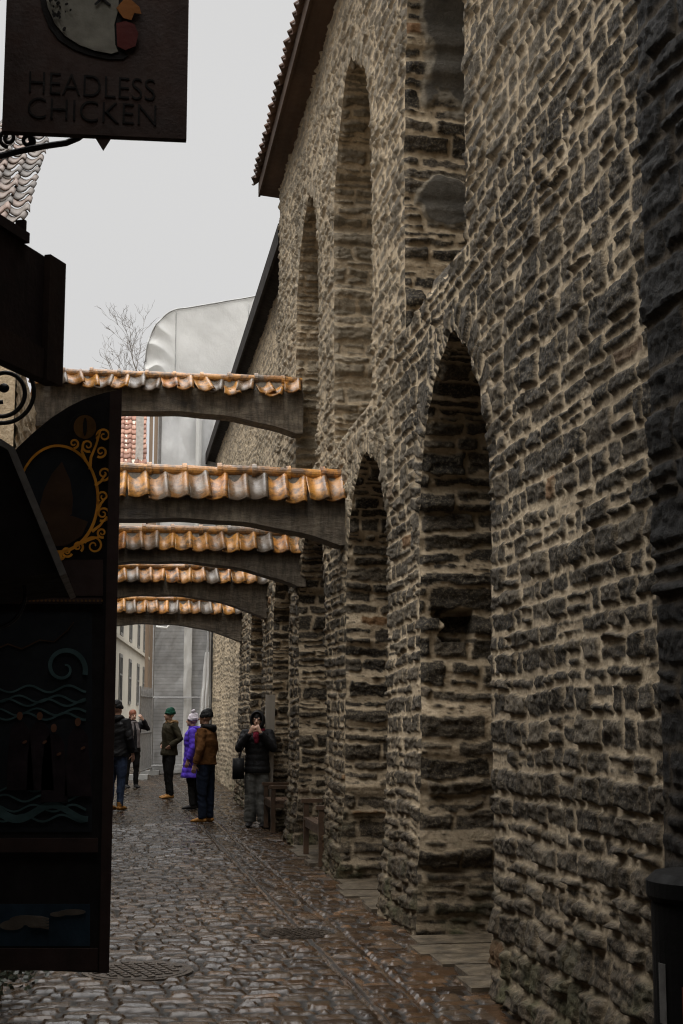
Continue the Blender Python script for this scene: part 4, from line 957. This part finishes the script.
# ------------------------------------------------------------------ sloping awning and iron scrolls
aw = empty('sloping_awning', (-0.68, 3.7, 1.9), 0, 'small dark sloping awning board with a worn grey edge over the left house window', 'awning')
def la(px, py, y=3.7): p = at(px, py, y); return (p.x + 0.68, p.z - 1.9)
p1, p2 = la(8, 450), la(60, 576)
p0 = (0.0, p1[1] + (p1[1] - p2[1]) / (p1[0] - p2[0]) * (0.0 - p1[0]))
p0 = (p1[0] - 0.09, p1[1] + 0.05)
nrm_ = Vector((-(p2[1] - p1[1]), p2[0] - p1[0])).normalized() * 0.018
bm = bmesh.new(); prism(bm, [p0, p1, p2, (p2[0] + nrm_.x, p2[1] + nrm_.y), (p1[0] + nrm_.x, p1[1] + nrm_.y), (p0[0] + nrm_.x * 0.3, p0[1] + 0.02)], 0, 0.75)
bobj('slope_board', bm, plain('worn grey painted board', (0.16, 0.148, 0.135), 0.6, 0.4, 20), aw, bevel=0.003)
bm = bmesh.new(); prism(bm, [(0.0, p0[1] - 0.02), p0, p1, (p2[0] - 0.006, p2[1] + 0.01), (0.2, p2[1] - 0.03), (0.0, p2[1] - 0.06)], 0.012, 0.74)
bobj('cheek', bm, PANEL, aw)
sb_ = empty('scroll_bracket', (-0.70, 4.7, 2.6), 0, 'black iron spiral scroll bracket against the pale rubble under the oxblood board', 'bracket')
def ls(px, py, y=4.7): p = at(px, py, y); return (p.x + 0.70, 0, p.z - 2.6)
bm = bmesh.new()
tube(bm, [ls(*q) for q in spiral((3, 391), 33, 29, 1.0, math.pi, 70, -1) + spiral((3, 391), 29, 11, 1.25, math.pi, 60, -1)[1:]], 0.0075, 8)
c = ls(4, 388); blob(bm, c, 0.018, 0.014, 0.016)
c2 = ls(-28, 391); tube(bm, [(0, 0, c2[2]), c2], 0.0075, 8)
bobj('scroll', bm, IRON, sb_, smooth=True)
rb = empty('ring_bracket', (-0.70, 3.95, 2.0), 0, 'thin black iron ring bracket below the sloping awning', 'bracket')
def lr(px, py, y=3.95): p = at(px, py, y); return (p.x + 0.70, 0, p.z - 2.0)
bm = bmesh.new(); tube(bm, [lr(-6 + 31 * math.cos(a), 594 + 34 * math.sin(a)) for a in np.linspace(0, 6.28, 50)], 0.006, 8)
c2 = lr(-37, 594); tube(bm, [(0, 0, c2[2]), c2], 0.006, 8); bobj('ring', bm, IRON, rb, smooth=True)

# ------------------------------------------------------------------ doorstep and shrub at the bottom left
bm = bmesh.new(); box(bm, -1.2, -0.60, 6.9, 7.75, -0.1, 0.09); tag(bobj('door_step', bm, SLABM, None, bevel=0.015), 'low stone doorstep at the bottom left corner beside the dark shrub', 'doorstep')
sh = empty('weedy_shrub', (-0.66, 8.35, 0), 0, 'small dark leafy shrub growing at the house foot below the painted shutter', 'plant')
bm = bmesh.new(); r = random.Random(2)
for k in range(420):
    c = Vector((r.gauss(0, 0.11), r.gauss(0, 0.11), 0.13 + abs(r.gauss(0, 0.10)))); c.z = max(c.z, 0.02)
    a = Vector((r.uniform(-1, 1), r.uniform(-1, 1), r.uniform(-.5, 1))).normalized(); b = a.orthogonal().normalized() * 0.013; a *= 0.04
    bm.faces.new([bm.verts.new(c), bm.verts.new(c + a * 0.5 + b), bm.verts.new(c + a), bm.verts.new(c + a * 0.5 - b)])
bobj('foliage', bm, plain('dark leaves', (0.022, 0.028, 0.014), 0.5), sh)
bm = bmesh.new()
for k in range(7): tube(bm, [(0, 0, -0.03), (r.uniform(-.05, .05), r.uniform(-.05, .05), 0.14), (r.uniform(-.12, .12), r.uniform(-.12, .12), 0.28)], [0.008, 0.006, 0.003], 5)
bobj('stem', bm, POSTWOOD, sh)

# ------------------------------------------------------------------ benches, board, bin
def bench(name, y0, y1, label, xf=2.10):
    t = empty(name, (xf, (y0 + y1) / 2, 0), 0, label, 'bench', 'wooden benches in the wall recesses'); Lh = (y1 - y0) / 2; dp = 0.46
    for sy in (-1, 1):
        for x in (0.0, dp):
            bm = bmesh.new(); box(bm, x, x + 0.06, sy * Lh - 0.03, sy * Lh + 0.03, 0.0, 0.60 if x == 0 else 0.82); bobj('leg', bm, BENCHWOOD, t, bevel=0.005)
        bm = bmesh.new(); box(bm, -0.03, dp + 0.055, sy * Lh - 0.045, sy * Lh + 0.045, 0.602, 0.645); bobj('armrest', bm, BENCHWOOD, t, bevel=0.006)
        bm = bmesh.new(); box(bm, 0.062, dp - 0.002, sy * Lh - 0.02, sy * Lh + 0.02, 0.34, 0.40); bobj('side_rail', bm, BENCHWOOD, t)
    bm = bmesh.new()
    for k in range(4): box(bm, 0.0 + k * 0.112, 0.10 + k * 0.112, -Lh + 0.035, Lh - 0.035, 0.405, 0.44)
    bobj('seat', bm, BENCHWOOD, t, bevel=0.004)
    bm = bmesh.new()
    for z_ in (0.56, 0.70): box(bm, dp + 0.015, dp + 0.045, -Lh + 0.032, Lh - 0.032, z_, z_ + 0.09)
    bobj('backrest', bm, BENCHWOOD, t, bevel=0.004)
    bm = bmesh.new(); box(bm, 0.012, 0.045, -Lh + 0.032, Lh - 0.032, 0.33, 0.402); bobj('front_rail', bm, BENCHWOOD, t)
bench('bench', 15.35, 16.65, 'dark wooden bench with armrests in the nearer recess', 2.12)
bench('bench', 19.75, 20.75, 'shorter wooden bench farther along beside the woman with the hood', 2.06)
bm = bmesh.new(); M_ = Matrix.Translation((2.14, 21.02, 0)) @ Matrix.Rotation(0.02, 4, 'Y') @ Matrix.Rotation(0.1, 4, 'Z')
box(bm, -0.075, 0.065, -0.02, 0.02, 0, 1.92, M_); tag(bobj('wooden_board', bm, PALEWOOD, None, bevel=0.006), 'tall pale weathered board standing by the wall behind the hooded woman', 'board')

BINM = plain('black painted bin metal', (0.006, 0.0057, 0.0055), 0.7, 0.4, 6, 0.2, 50, spec=0.1)
tb = empty('litter_bin', (1.905, 4.5, 0), 0, 'black round litter bin with a faded rusty front against the near pier', 'litter bin')
bm = bmesh.new(); tube(bm, [(0, 0, 0.03), (0, 0, 0.06), (0, 0, 0.97), (0, 0, 0.99)], [0.165, 0.185, 0.185, 0.18], 40); bobj('drum', bm, BINM, tb)
bm = bmesh.new(); tube(bm, [(0, 0, 0.985), (0, 0, 1.0), (0, 0, 1.045), (0, 0, 1.07), (0, 0, 1.08)], [0.19, 0.2, 0.2, 0.17, 0.05], 40); bobj('lid', bm, BINM, tb)
bm = bmesh.new(); tube(bm, [(0, 0, 0), (0, 0, 0.032)], 0.15, 30); bobj('base', bm, BINM, tb)
tb.scale = (0.95, 0.95, 1.035)
def arc_panel(name, a0, a1, z0, z1, rr, mat):
    bm = bmesh.new(); n = 10; A_ = [[bm.verts.new((r_ * math.cos(a), r_ * math.sin(a), z)) for z in (z0, z1) for r_ in (rr, rr + 0.003)] for a in np.linspace(a0, a1, n)]
    for i in range(n - 1):
        p, q2 = A_[i], A_[i + 1]
        bm.faces.new((p[1], q2[1], q2[3], p[3])); bm.faces.new((p[0], p[1], p[3], p[2])) if i == 0 else None
        bm.faces.new((p[2], p[3], q2[3], q2[2])); bm.faces.new((p[0], q2[0], q2[1], p[1]))
    return bobj(name, bm, mat, tb)
arc_panel('front_panel', -R_(140), -R_(80), 0.12, 0.74, 0.186, plain('rusty red sticker', (0.09, 0.022, 0.014), 0.6, 0.5, 9))
arc_panel('torn_sticker', -R_(172), -R_(160), 0.62, 0.80, 0.186, plain('torn pale sticker', (0.10, 0.095, 0.09), 0.7, 0.3, 20))

# ------------------------------------------------------------------ people
SKIN = plain('skin', (0.42, 0.25, 0.18), 0.5, 0.08, 10, 0.05, 80)
def fabric(name, c, rough=0.85, var=0.3, bump=0.4): return plain(name, c, rough, var, 9, bump, 45, spec=0.15)
def remesh(name, bm, mat, parent, vox=0.012, smooth=4, wrinkle=0.0, seed=0):
    o = bobj(name, bm, mat, parent, smooth=True)
    md = o.modifiers.new('r', 'REMESH'); md.mode = 'VOXEL'; md.voxel_size = vox; md.use_smooth_shade = True
    if smooth: s = o.modifiers.new('s', 'SMOOTH'); s.factor = 0.5; s.iterations = smooth
    bpy.context.view_layer.update()
    me = bpy.data.meshes.new_from_object(o.evaluated_get(bpy.context.evaluated_depsgraph_get()))
    o.modifiers.clear(); old = o.data; o.data = me; bpy.data.meshes.remove(old); me.name = name
    if not me.materials: me.materials.append(mat)
    if wrinkle:
        n = len(me.vertices); co = np.empty(n * 3, np.float32); no = np.empty(n * 3, np.float32)
        me.vertices.foreach_get('co', co); me.vertices.foreach_get('normal', no); co = co.reshape(-1, 3).astype(float); no = no.reshape(-1, 3)
        a = np.arctan2(co[:, 1], co[:, 0] + 1e-6)
        k = fbm(co[:, 0] * 9 + co[:, 2] * 6, co[:, 2] * 15 + co[:, 1] * 9, 3, seed)
        co += no * (k * wrinkle)[:, None]
        me.vertices.foreach_set('co', co.astype(np.float32).ravel()); me.update()
    me.polygons.foreach_set('use_smooth', [True] * len(me.polygons))
    return o
def V(*a): return Vector(a)
def lerp(a, b, t): return a + (b - a) * t
def hand(bm, wrist, dirn, palmn, curl=0.5, side=1):
    """palm, four fingers of unequal length with two bends, and a thumb from the side of the palm"""
    d = dirn.normalized(); n = (palmn - d * palmn.dot(d)).normalized(); s = d.cross(n) * side
    tube(bm, [wrist, wrist + d * 0.03, wrist + d * 0.085], [(0.026, 0.018), (0.036, 0.015), (0.040, 0.013)], 10, up=s)
    for k, (o_, l) in enumerate(((0.030, 0.066), (0.010, 0.078), (-0.010, 0.073), (-0.029, 0.058))):
        p = wrist + d * 0.08 + s * o_; a1 = curl * 0.6; a2 = curl * 1.5
        q = p + (d * math.cos(a1) + n * math.sin(a1)) * l * 0.45; q2 = q + (d * math.cos(a2) + n * math.sin(a2)) * l * 0.33
        q3 = q2 + (d * math.cos(a2 * 1.4) + n * math.sin(a2 * 1.4)) * l * 0.26
        tube(bm, [p, q, q2, q3], [0.0095, 0.009, 0.008, 0.006], 7)
    p = wrist + d * 0.03 + s * 0.03; q = p + (d * 0.6 + s * 0.8 + n * 0.3).normalized() * 0.04; q2 = q + (d * 0.9 + s * 0.2 + n * 0.5).normalized() * 0.032
    tube(bm, [p, q, q2], [0.013, 0.011, 0.008], 7)

def person(loc, rz, H, label, jacket, trouser, shoe, arms, legs=None, hat=None, hood=None, hair=None, scarf=None, coat=0.62, girth=1.0, wide=1.0, quilt=False, head_yaw=0, head_pitch=0, collar=None, hem=None, lean=0.0, group='people standing in the lane'):
    """local frame: facing -Y, x to the figure's left; built for 1.75 m and scaled"""
    k = H / 1.75; t = empty('person', (loc[0], loc[1], -0.005), rz, label, 'person', group); t.scale = (k, k, k)
    legs = legs or (((0.10, -0.02), (0.12, 0.02)), ((-0.10, 0.03), (-0.11, 0.06)))
    hips = [V(0.09, 0, 0.92), V(-0.09, 0, 0.92)]
    sh_ = [V(0.185, 0.01 + lean, 1.42), V(-0.185, 0.01 + lean, 1.42)]
    bm = bmesh.new()
    tube(bm, [V(0, 0, 0.84), V(0, 0.0, 0.95), V(0, 0.0, 1.1), V(0, 0.0 + lean * .6, 1.28), V(0, 0.01 + lean, 1.40), V(0, 0.015 + lean, 1.46)], [(0.15, 0.10), (0.165, 0.11), (0.14, 0.095), (0.165, 0.11), (0.17, 0.09), (0.07, 0.06)], 18)
    tube(bm, [V(0, 0.015 + lean, 1.42), V(0, 0.0 + lean, 1.50), V(0, -0.01 + lean, 1.56)], [0.058, 0.054, 0.056], 12)
    hc = V(0, -0.015 + lean, 1.635); HM = Matrix.Translation(hc) @ Matrix.Rotation(head_yaw, 4, 'Z') @ Matrix.Rotation(head_pitch, 4, 'X')
    blob(bm, (0, 0.012, 0.02), 0.074, 0.094, 0.098, 18, 12, HM); blob(bm, (0, -0.030, -0.045), 0.055, 0.062, 0.070, 14, 9, HM)
    def hp(*a): return HM @ V(*a)
    tube(bm, [hp(0, -0.075, 0.012), hp(0, -0.096, -0.012), hp(0, -0.112, -0.030), hp(0, -0.088, -0.040)], [0.009, 0.011, 0.016, 0.010], 8)   # nose
    for s in (1, -1):
        blob(bm, (s * 0.076, 0.015, -0.01), 0.010, 0.020, 0.032, 8, 6, HM)
        blob(bm, (s * 0.034, -0.072, 0.024), 0.02, 0.014, 0.008, 8, 6, HM)   # brow
    blob(bm, (0, -0.086, -0.066), 0.022, 0.010, 0.008, 8, 6, HM); blob(bm, (0, -0.080, -0.095), 0.02, 0.016, 0.014, 8, 6, HM)
    ank = []
    for (kn, ft), hpj in zip(legs, hips):
        K = V(kn[0], kn[1], 0.50); A = V(ft[0], ft[1], 0.09); ank.append((A, K))
        tube(bm, [hpj, lerp(hpj, K, 0.5), K, lerp(K, A, 0.35), A], [0.085, 0.074, 0.052, 0.052, 0.036], 12)
        tube(bm, [A + V(0, 0.05, -0.06), A + V(0, 0, -0.045), A + V(0, -0.10, -0.06), A + V(0, -0.16, -0.068)], [(0.032, 0.03), (0.036, 0.04), (0.042, 0.026), (0.03, 0.014)], 10, up=(1, 0, 0))
    for (el, wr, hd, pn, cl), S, s in zip(arms, sh_, (1, -1)):
        E_, W_ = V(*el), V(*wr)
        tube(bm, [S + V(-s * 0.04, 0, 0), S, lerp(S, E_, 0.5), E_, lerp(E_, W_, 0.4), W_], [0.05, 0.056, 0.046, 0.040, 0.038, 0.026], 10)
        hand(bm, W_, V(*hd), V(*pn), cl, s)
    remesh('body', bm, SKIN, t, 0.0075, 3)
    bm = bmesh.new()
    for s in (1, -1): blob(bm, (s * 0.033, -0.078, 0.004), 0.012, 0.009, 0.008, 10, 7, HM)
    bobj('eyes', bm, plain('dark eyes', (0.02, 0.015, 0.012), 0.2), t, smooth=True)
    # trousers
    bm = bmesh.new(); tube(bm, [V(0, 0, 0.80), V(0, 0, 0.9), V(0, 0, 1.02)], [(0.165 * girth, 0.115), (0.178 * girth, 0.128 * girth), (0.16 * girth, 0.12 * girth)], 18)
    for (A, K), hpj in zip(ank, hips):
        low = A + V(0, 0.005, -0.02)
        tube(bm, [hpj + V(0, 0, 0.02), lerp(hpj, K, 0.5), K, lerp(K, low, 0.5), low + V(0, 0, 0.03), low], [0.098 * girth, (0.09 + 0.012 * wide), 0.068 + 0.03 * (wide - 1) + 0.004, 0.062 + 0.05 * (wide - 1), 0.056 + 0.055 * (wide - 1), 0.054 + 0.055 * (wide - 1)], 14)
    remesh('trousers', bm, trouser, t, 0.011, 3, 0.012, 3)
    for A, K in ank:
        bm = bmesh.new()
        tube(bm, [A + V(0, 0.01, 0.05), A + V(0, 0.01, -0.01)], [(0.048, 0.052), (0.048, 0.056)], 12)
        tube(bm, [A + V(0, 0.075, -0.055), A + V(0, 0.04, -0.045), A + V(0, -0.05, -0.045), A + V(0, -0.12, -0.055), A + V(0, -0.18, -0.066), A + V(0, -0.2, -0.07)], [(0.03, 0.02), (0.044, 0.042), (0.048, 0.042), (0.052, 0.032), (0.042, 0.02), (0.02, 0.012)], 12, up=(1, 0, 0))
        so_ = remesh('shoe', bm, shoe, t, 0.008, 2)
    # jacket
    bm = bmesh.new(); z0 = coat; g = girth
    prof = [(z0, 0.19 * g, 0.15 * g), (0.98, 0.185 * g, 0.145 * g), (1.12, 0.18 * g, 0.14 * g), (1.28, 0.205 * g, 0.15 * g), (1.38, 0.205 * g, 0.135 * g), (1.44, 0.15, 0.11), (1.49, 0.085, 0.085)]
    if z0 < 0.9: prof = [(z0, (hem or 0.2) * g, (hem or 0.2) * 0.8 * g), ((z0 + 0.98) / 2, 0.2 * g, 0.16 * g)] + prof[1:]
    pts, rad = [], []
    if quilt:
        zs_ = np.arange(z0, 1.49, 0.016)
        for z_ in zs_:
            a = np.interp(z_, [p[0] for p in prof], [p[1] for p in prof]); b = np.interp(z_, [p[0] for p in prof], [p[2] for p in prof])
            f = 1 + 0.055 * abs(math.sin(math.pi * (z_ - z0) / 0.095)) if z_ < 1.42 else 1
            pts.append(V(0, lean * max(0, (z_ - 1) / 0.4), z_)); rad.append((a * f, b * f))
    else:
        for z_, a, b in prof: pts.append(V(0, lean * max(0, (z_ - 1) / 0.4), z_)); rad.append((a, b))
    tube(bm, pts, rad, 22)
    for (el, wr, hd, pn, cl), S, s in zip(arms, sh_, (1, -1)):
        E_, W_ = V(*el), V(*wr)
        path = [S + V(-s * 0.07, 0, -0.02), S, lerp(S, E_, 0.5), E_, lerp(E_, W_, 0.5), lerp(E_, W_, 0.92)]
        rr = [0.075, 0.082, 0.072, 0.066, 0.060, 0.050]
        if quilt:
            P2, R2 = [], []
            for i in range(len(path) - 1):
                for q_ in range(6): f = q_ / 6; P2.append(lerp(path[i], path[i + 1], f)); R2.append((rr[i] + (rr[i + 1] - rr[i]) * f) * (1 + 0.08 * math.sin(math.pi * ((i * 6 + q_) % 4) / 4)))
            path, rr = P2 + [path[-1]], R2 + [rr[-1]]
        tube(bm, path, [r_ * (0.8 + 0.2 * g) for r_ in rr], 12)
    jk = remesh('jacket', bm, jacket, t, 0.010, 2 if quilt else 3, 0.011 if not quilt else 0.006, 5)
    bm = bmesh.new(); tube(bm, [V(0, 0.004 + lean, 1.455), V(0, 0.005 + lean, 1.53)], [(0.095, 0.095), (0.082, 0.085)], 16, cap=False)
    tube(bm, [V(0, 0.004 + lean, 1.53), V(0, 0.004 + lean, 1.455)], [(0.072, 0.075), (0.08, 0.082)], 16, cap=False)
    bobj('collar', bm, collar or jacket, t, smooth=True)
    if hat:
        bm = bmesh.new(); blob(bm, (0, 0.022, 0.042), 0.088, 0.108, 0.098, 20, 12, HM)
        blob(bm, (0, 0.045, 0.085), 0.062, 0.070, 0.062, 16, 10, HM)
        tube(bm, [hp(0, 0.024, -0.006), hp(0, 0.020, 0.022), hp(0, 0.016, 0.05)], [(0.094, 0.112), (0.099, 0.117), (0.097, 0.114)], 20, up=tuple(HM.to_3x3() @ V(1, 0, 0)))
        cut = HM.to_3x3() @ V(0, 0, 1)
        bmesh.ops.bisect_plane(bm, geom=bm.verts[:] + bm.edges[:] + bm.faces[:], plane_co=hp(0, 0, -0.012), plane_no=cut, clear_inner=True)
        if hat[1]: blob(bm, (0, 0.02, 0.165), 0.045, 0.045, 0.042, 10, 8, HM)
        remesh('hat', bm, hat[0], t, 0.009, 2, 0.012, 6)
    if hood == 'up':
        bm = bmesh.new()
        n = 18
        for i in range(n):
            pass
        rings = []
        for (y_, rx_, rz_, zc) in ((-0.085, 0.098, 0.128, 0.0), (-0.05, 0.112, 0.142, 0.0), (0.0, 0.122, 0.150, 0.0), (0.06, 0.118, 0.14, -0.005), (0.11, 0.085, 0.10, -0.015), (0.13, 0.02, 0.03, -0.03)):
            rings.append([bm.verts.new(hp(rx_ * math.cos(2 * math.pi * q / 20), y_, zc + rz_ * math.sin(2 * math.pi * q / 20))) for q in range(20)])
        for i in range(len(rings) - 1):
            for q in range(20): bm.faces.new((rings[i][q], rings[i][(q + 1) % 20], rings[i + 1][(q + 1) % 20], rings[i + 1][q]))
        inn = [bm.verts.new(hp(0.080 * math.cos(2 * math.pi * q / 20), -0.06, 0.108 * math.sin(2 * math.pi * q / 20))) for q in range(20)]
        for q in range(20): bm.faces.new((rings[0][(q + 1) % 20], rings[0][q], inn[q], inn[(q + 1) % 20]))
        tube(bm, [hp(0, 0.04, -0.10), V(0, 0.03 + lean, 1.44)], [(0.105, 0.09), (0.13, 0.10)], 16)
        bobj('hood', bm, collar or jacket, t, smooth=True)
    elif hood == 'down':
        bm = bmesh.new()
        tube(bm, [V(0.10, -0.05 + lean, 1.47), V(0.105, 0.03 + lean, 1.50), V(0.06, 0.11 + lean, 1.48), V(0, 0.135 + lean, 1.455), V(-0.06, 0.11 + lean, 1.48), V(-0.105, 0.03 + lean, 1.50), V(-0.10, -0.05 + lean, 1.47)], [0.022, 0.035, 0.05, 0.058, 0.05, 0.035, 0.022], 12)
        remesh('hood', bm, collar or jacket, t, 0.010, 2, 0.008, 8)
    if hair:
        bm = bmesh.new(); blob(bm, (0, 0.022, 0.038), 0.086, 0.104, 0.098, 18, 12, HM); blob(bm, (0, 0.065, -0.03), 0.075, 0.06, 0.08, 14, 9, HM)
        remesh('hair', bm, hair, t, 0.009, 2, 0.008, 9)
    if scarf:
        bm = bmesh.new(); tube(bm, [V(0.07 * math.cos(a) * 1.25, 0.0 + lean + 0.085 * math.sin(a), 1.475 + 0.012 * math.sin(3 * a)) for a in np.linspace(0, 6.28, 20)], 0.036, 10)
        if scarf[1]:
            for s in (1, -1): tube(bm, [V(s * 0.05, -0.10, 1.45), V(s * 0.075, -0.165, 1.3), V(s * 0.08, -0.165, 1.1), V(s * 0.085, -0.165, 0.90)], [(0.045, 0.02)] * 4, 10, up=(1, 0, 0))
        else: tube(bm, [V(0.0, -0.09, 1.46), V(0.01, -0.155, 1.38), V(0.01, -0.16, 1.28)], [(0.05, 0.03), (0.06, 0.024), (0.03, 0.015)], 10, up=(1, 0, 0))
        remesh('scarf', bm, scarf[0], t, 0.009, 2, 0.006, 4)
    return t
DOWN = lambda s, y=0.0: ((s * 0.26, 0.03 + y, 1.14), (s * 0.27, -0.06 + y, 0.90), (0, -0.2, -1), (-s, -0.3, 0), 0.5)
POCK = lambda s: ((s * 0.30, 0.10, 1.16), (s * 0.195, -0.085, 1.02), (-s * 0.75, -0.25, -0.6), (-s, 0.2, 0), 0.6)
BLACKF = fabric('black padded fabric', (0.012, 0.012, 0.013), 0.6); DKNAVY = fabric('dark navy denim', (0.012, 0.018, 0.034)); BLACKT = fabric('black trousers', (0.011, 0.011, 0.011))
TANB = fabric('tan leather boots', (0.30, 0.14, 0.035), 0.6); BLKSHOE = fabric('black shoes', (0.012, 0.011, 0.011), 0.5)
BLUE = fabric('blue jeans', (0.03, 0.045, 0.085))
# brown jacket man, back three-quarter, looking left up the lane
person((1.27, 21.9), R_(-118), 1.70, 'man in a rust brown jacket, dark jeans and tan boots seen from behind', fabric('rust brown jacket', (0.125, 0.055, 0.018)), DKNAVY, TANB, (DOWN(1), DOWN(-1)),
       legs=(((0.10, -0.01), (0.10, 0.0)), ((-0.10, 0.03), (-0.11, 0.03))), hat=(BLACKF, False), hood='down', collar=BLACKF, coat=0.90, girth=1.12, wide=1.15)
# purple coat woman, behind and left of him, facing left-away
person((1.22, 25.0), R_(-98), 1.64, 'woman in a bright purple quilted coat and pale bobble hat beside the brown jacket man', fabric('purple shiny coat', (0.085, 0.042, 0.44), 0.5, 0.3), BLACKT, BLKSHOE, (DOWN(1), POCK(-1)),
       hat=(fabric('pale lilac knit hat', (0.46, 0.42, 0.46)), True), coat=0.58, hem=0.25, girth=1.08, quilt=True, hood='down')
# green hat man, profile facing left
person((0.92, 28.2), R_(-68), 1.75, 'man in a green knit hat, dark olive parka and tan boots facing left', fabric('dark olive parka', (0.035, 0.030, 0.018)), BLACKT, TANB, (POCK(1), POCK(-1)),
       legs=(((0.09, -0.03), (0.09, 0.0)), ((-0.09, 0.0), (-0.10, 0.04))), hat=(fabric('dark green knit hat', (0.008, 0.055, 0.035)), False), hood='down', collar=fabric('tan fur trim', (0.26, 0.16, 0.08)), coat=0.84, girth=1.02)
# hooded woman facing the viewer, hands raised to her face
person((1.98, 21.0), R_(-14), 1.66, 'woman in black hooded puffer jacket and wide grey trousers, both hands at her face', BLACKF, fabric('wide grey trousers', (0.095, 0.095, 0.088)), BLKSHOE,
       (((0.27, -0.12, 1.20), (0.075, -0.24, 1.46), (-0.45, 0.12, 0.75), (0, 1, 0.2), 0.9), ((-0.27, -0.12, 1.20), (-0.075, -0.24, 1.45), (0.45, 0.12, 0.75), (0, 1, 0.2), 0.9)),
       legs=(((0.09, -0.02), (0.11, -0.01)), ((-0.09, -0.02), (-0.11, 0.0))), hood='up', coat=0.82, wide=1.75, quilt=True, scarf=(fabric('burgundy scarf', (0.15, 0.012, 0.028)), False), hair=fabric('black hair', (0.012, 0.01, 0.009), 0.5))
# left man partly hidden by the shutter
person((-0.10, 24.9), R_(150), 1.86, 'tall man in a black hooded jacket and blue jeans partly behind the shutter', BLACKF, BLUE, TANB, (DOWN(1), DOWN(-1)),
       legs=(((0.10, -0.03), (0.12, -0.03)), ((-0.10, 0.0), (-0.11, 0.03))), hat=(BLACKF, False), hood='down', coat=0.86, girth=1.1)
# person with the long scarf, photographing
person((0.22, 32.4), R_(24), 1.73, 'person in black with a long grey scarf raising one hand to the face', fabric('black open coat', (0.014, 0.014, 0.016)), BLACKT, BLKSHOE,
       (((0.33, -0.10, 1.33), (0.16, -0.20, 1.55), (-0.6, 0.0, 0.7), (0, 1, 0), 0.7), DOWN(-1)), hair=fabric('reddish hair', (0.16, 0.06, 0.035), 0.5), scarf=(fabric('grey checked scarf', (0.13, 0.115, 0.115)), True), coat=0.80)
hb = empty('handbag', (1.70, 20.92, 0.72), 0, 'black shoulder bag hanging at the hooded woman\'s side', 'handbag')
bm = bmesh.new(); box(bm, -0.085, 0.075, -0.09, 0.09, -0.03, 0.27); bobj('bag_body', bm, BLACKF, hb, smooth=True, bevel=0.05)
bm = bmesh.new(); tube(bm, [(-0.0, -0.06, 0.25), (0.05, -0.05, 0.42), (0.13, 0.0, 0.64), (0.05, 0.05, 0.42), (0.0, 0.06, 0.25)], 0.010, 6); bobj('strap', bm, BLACKF, hb)
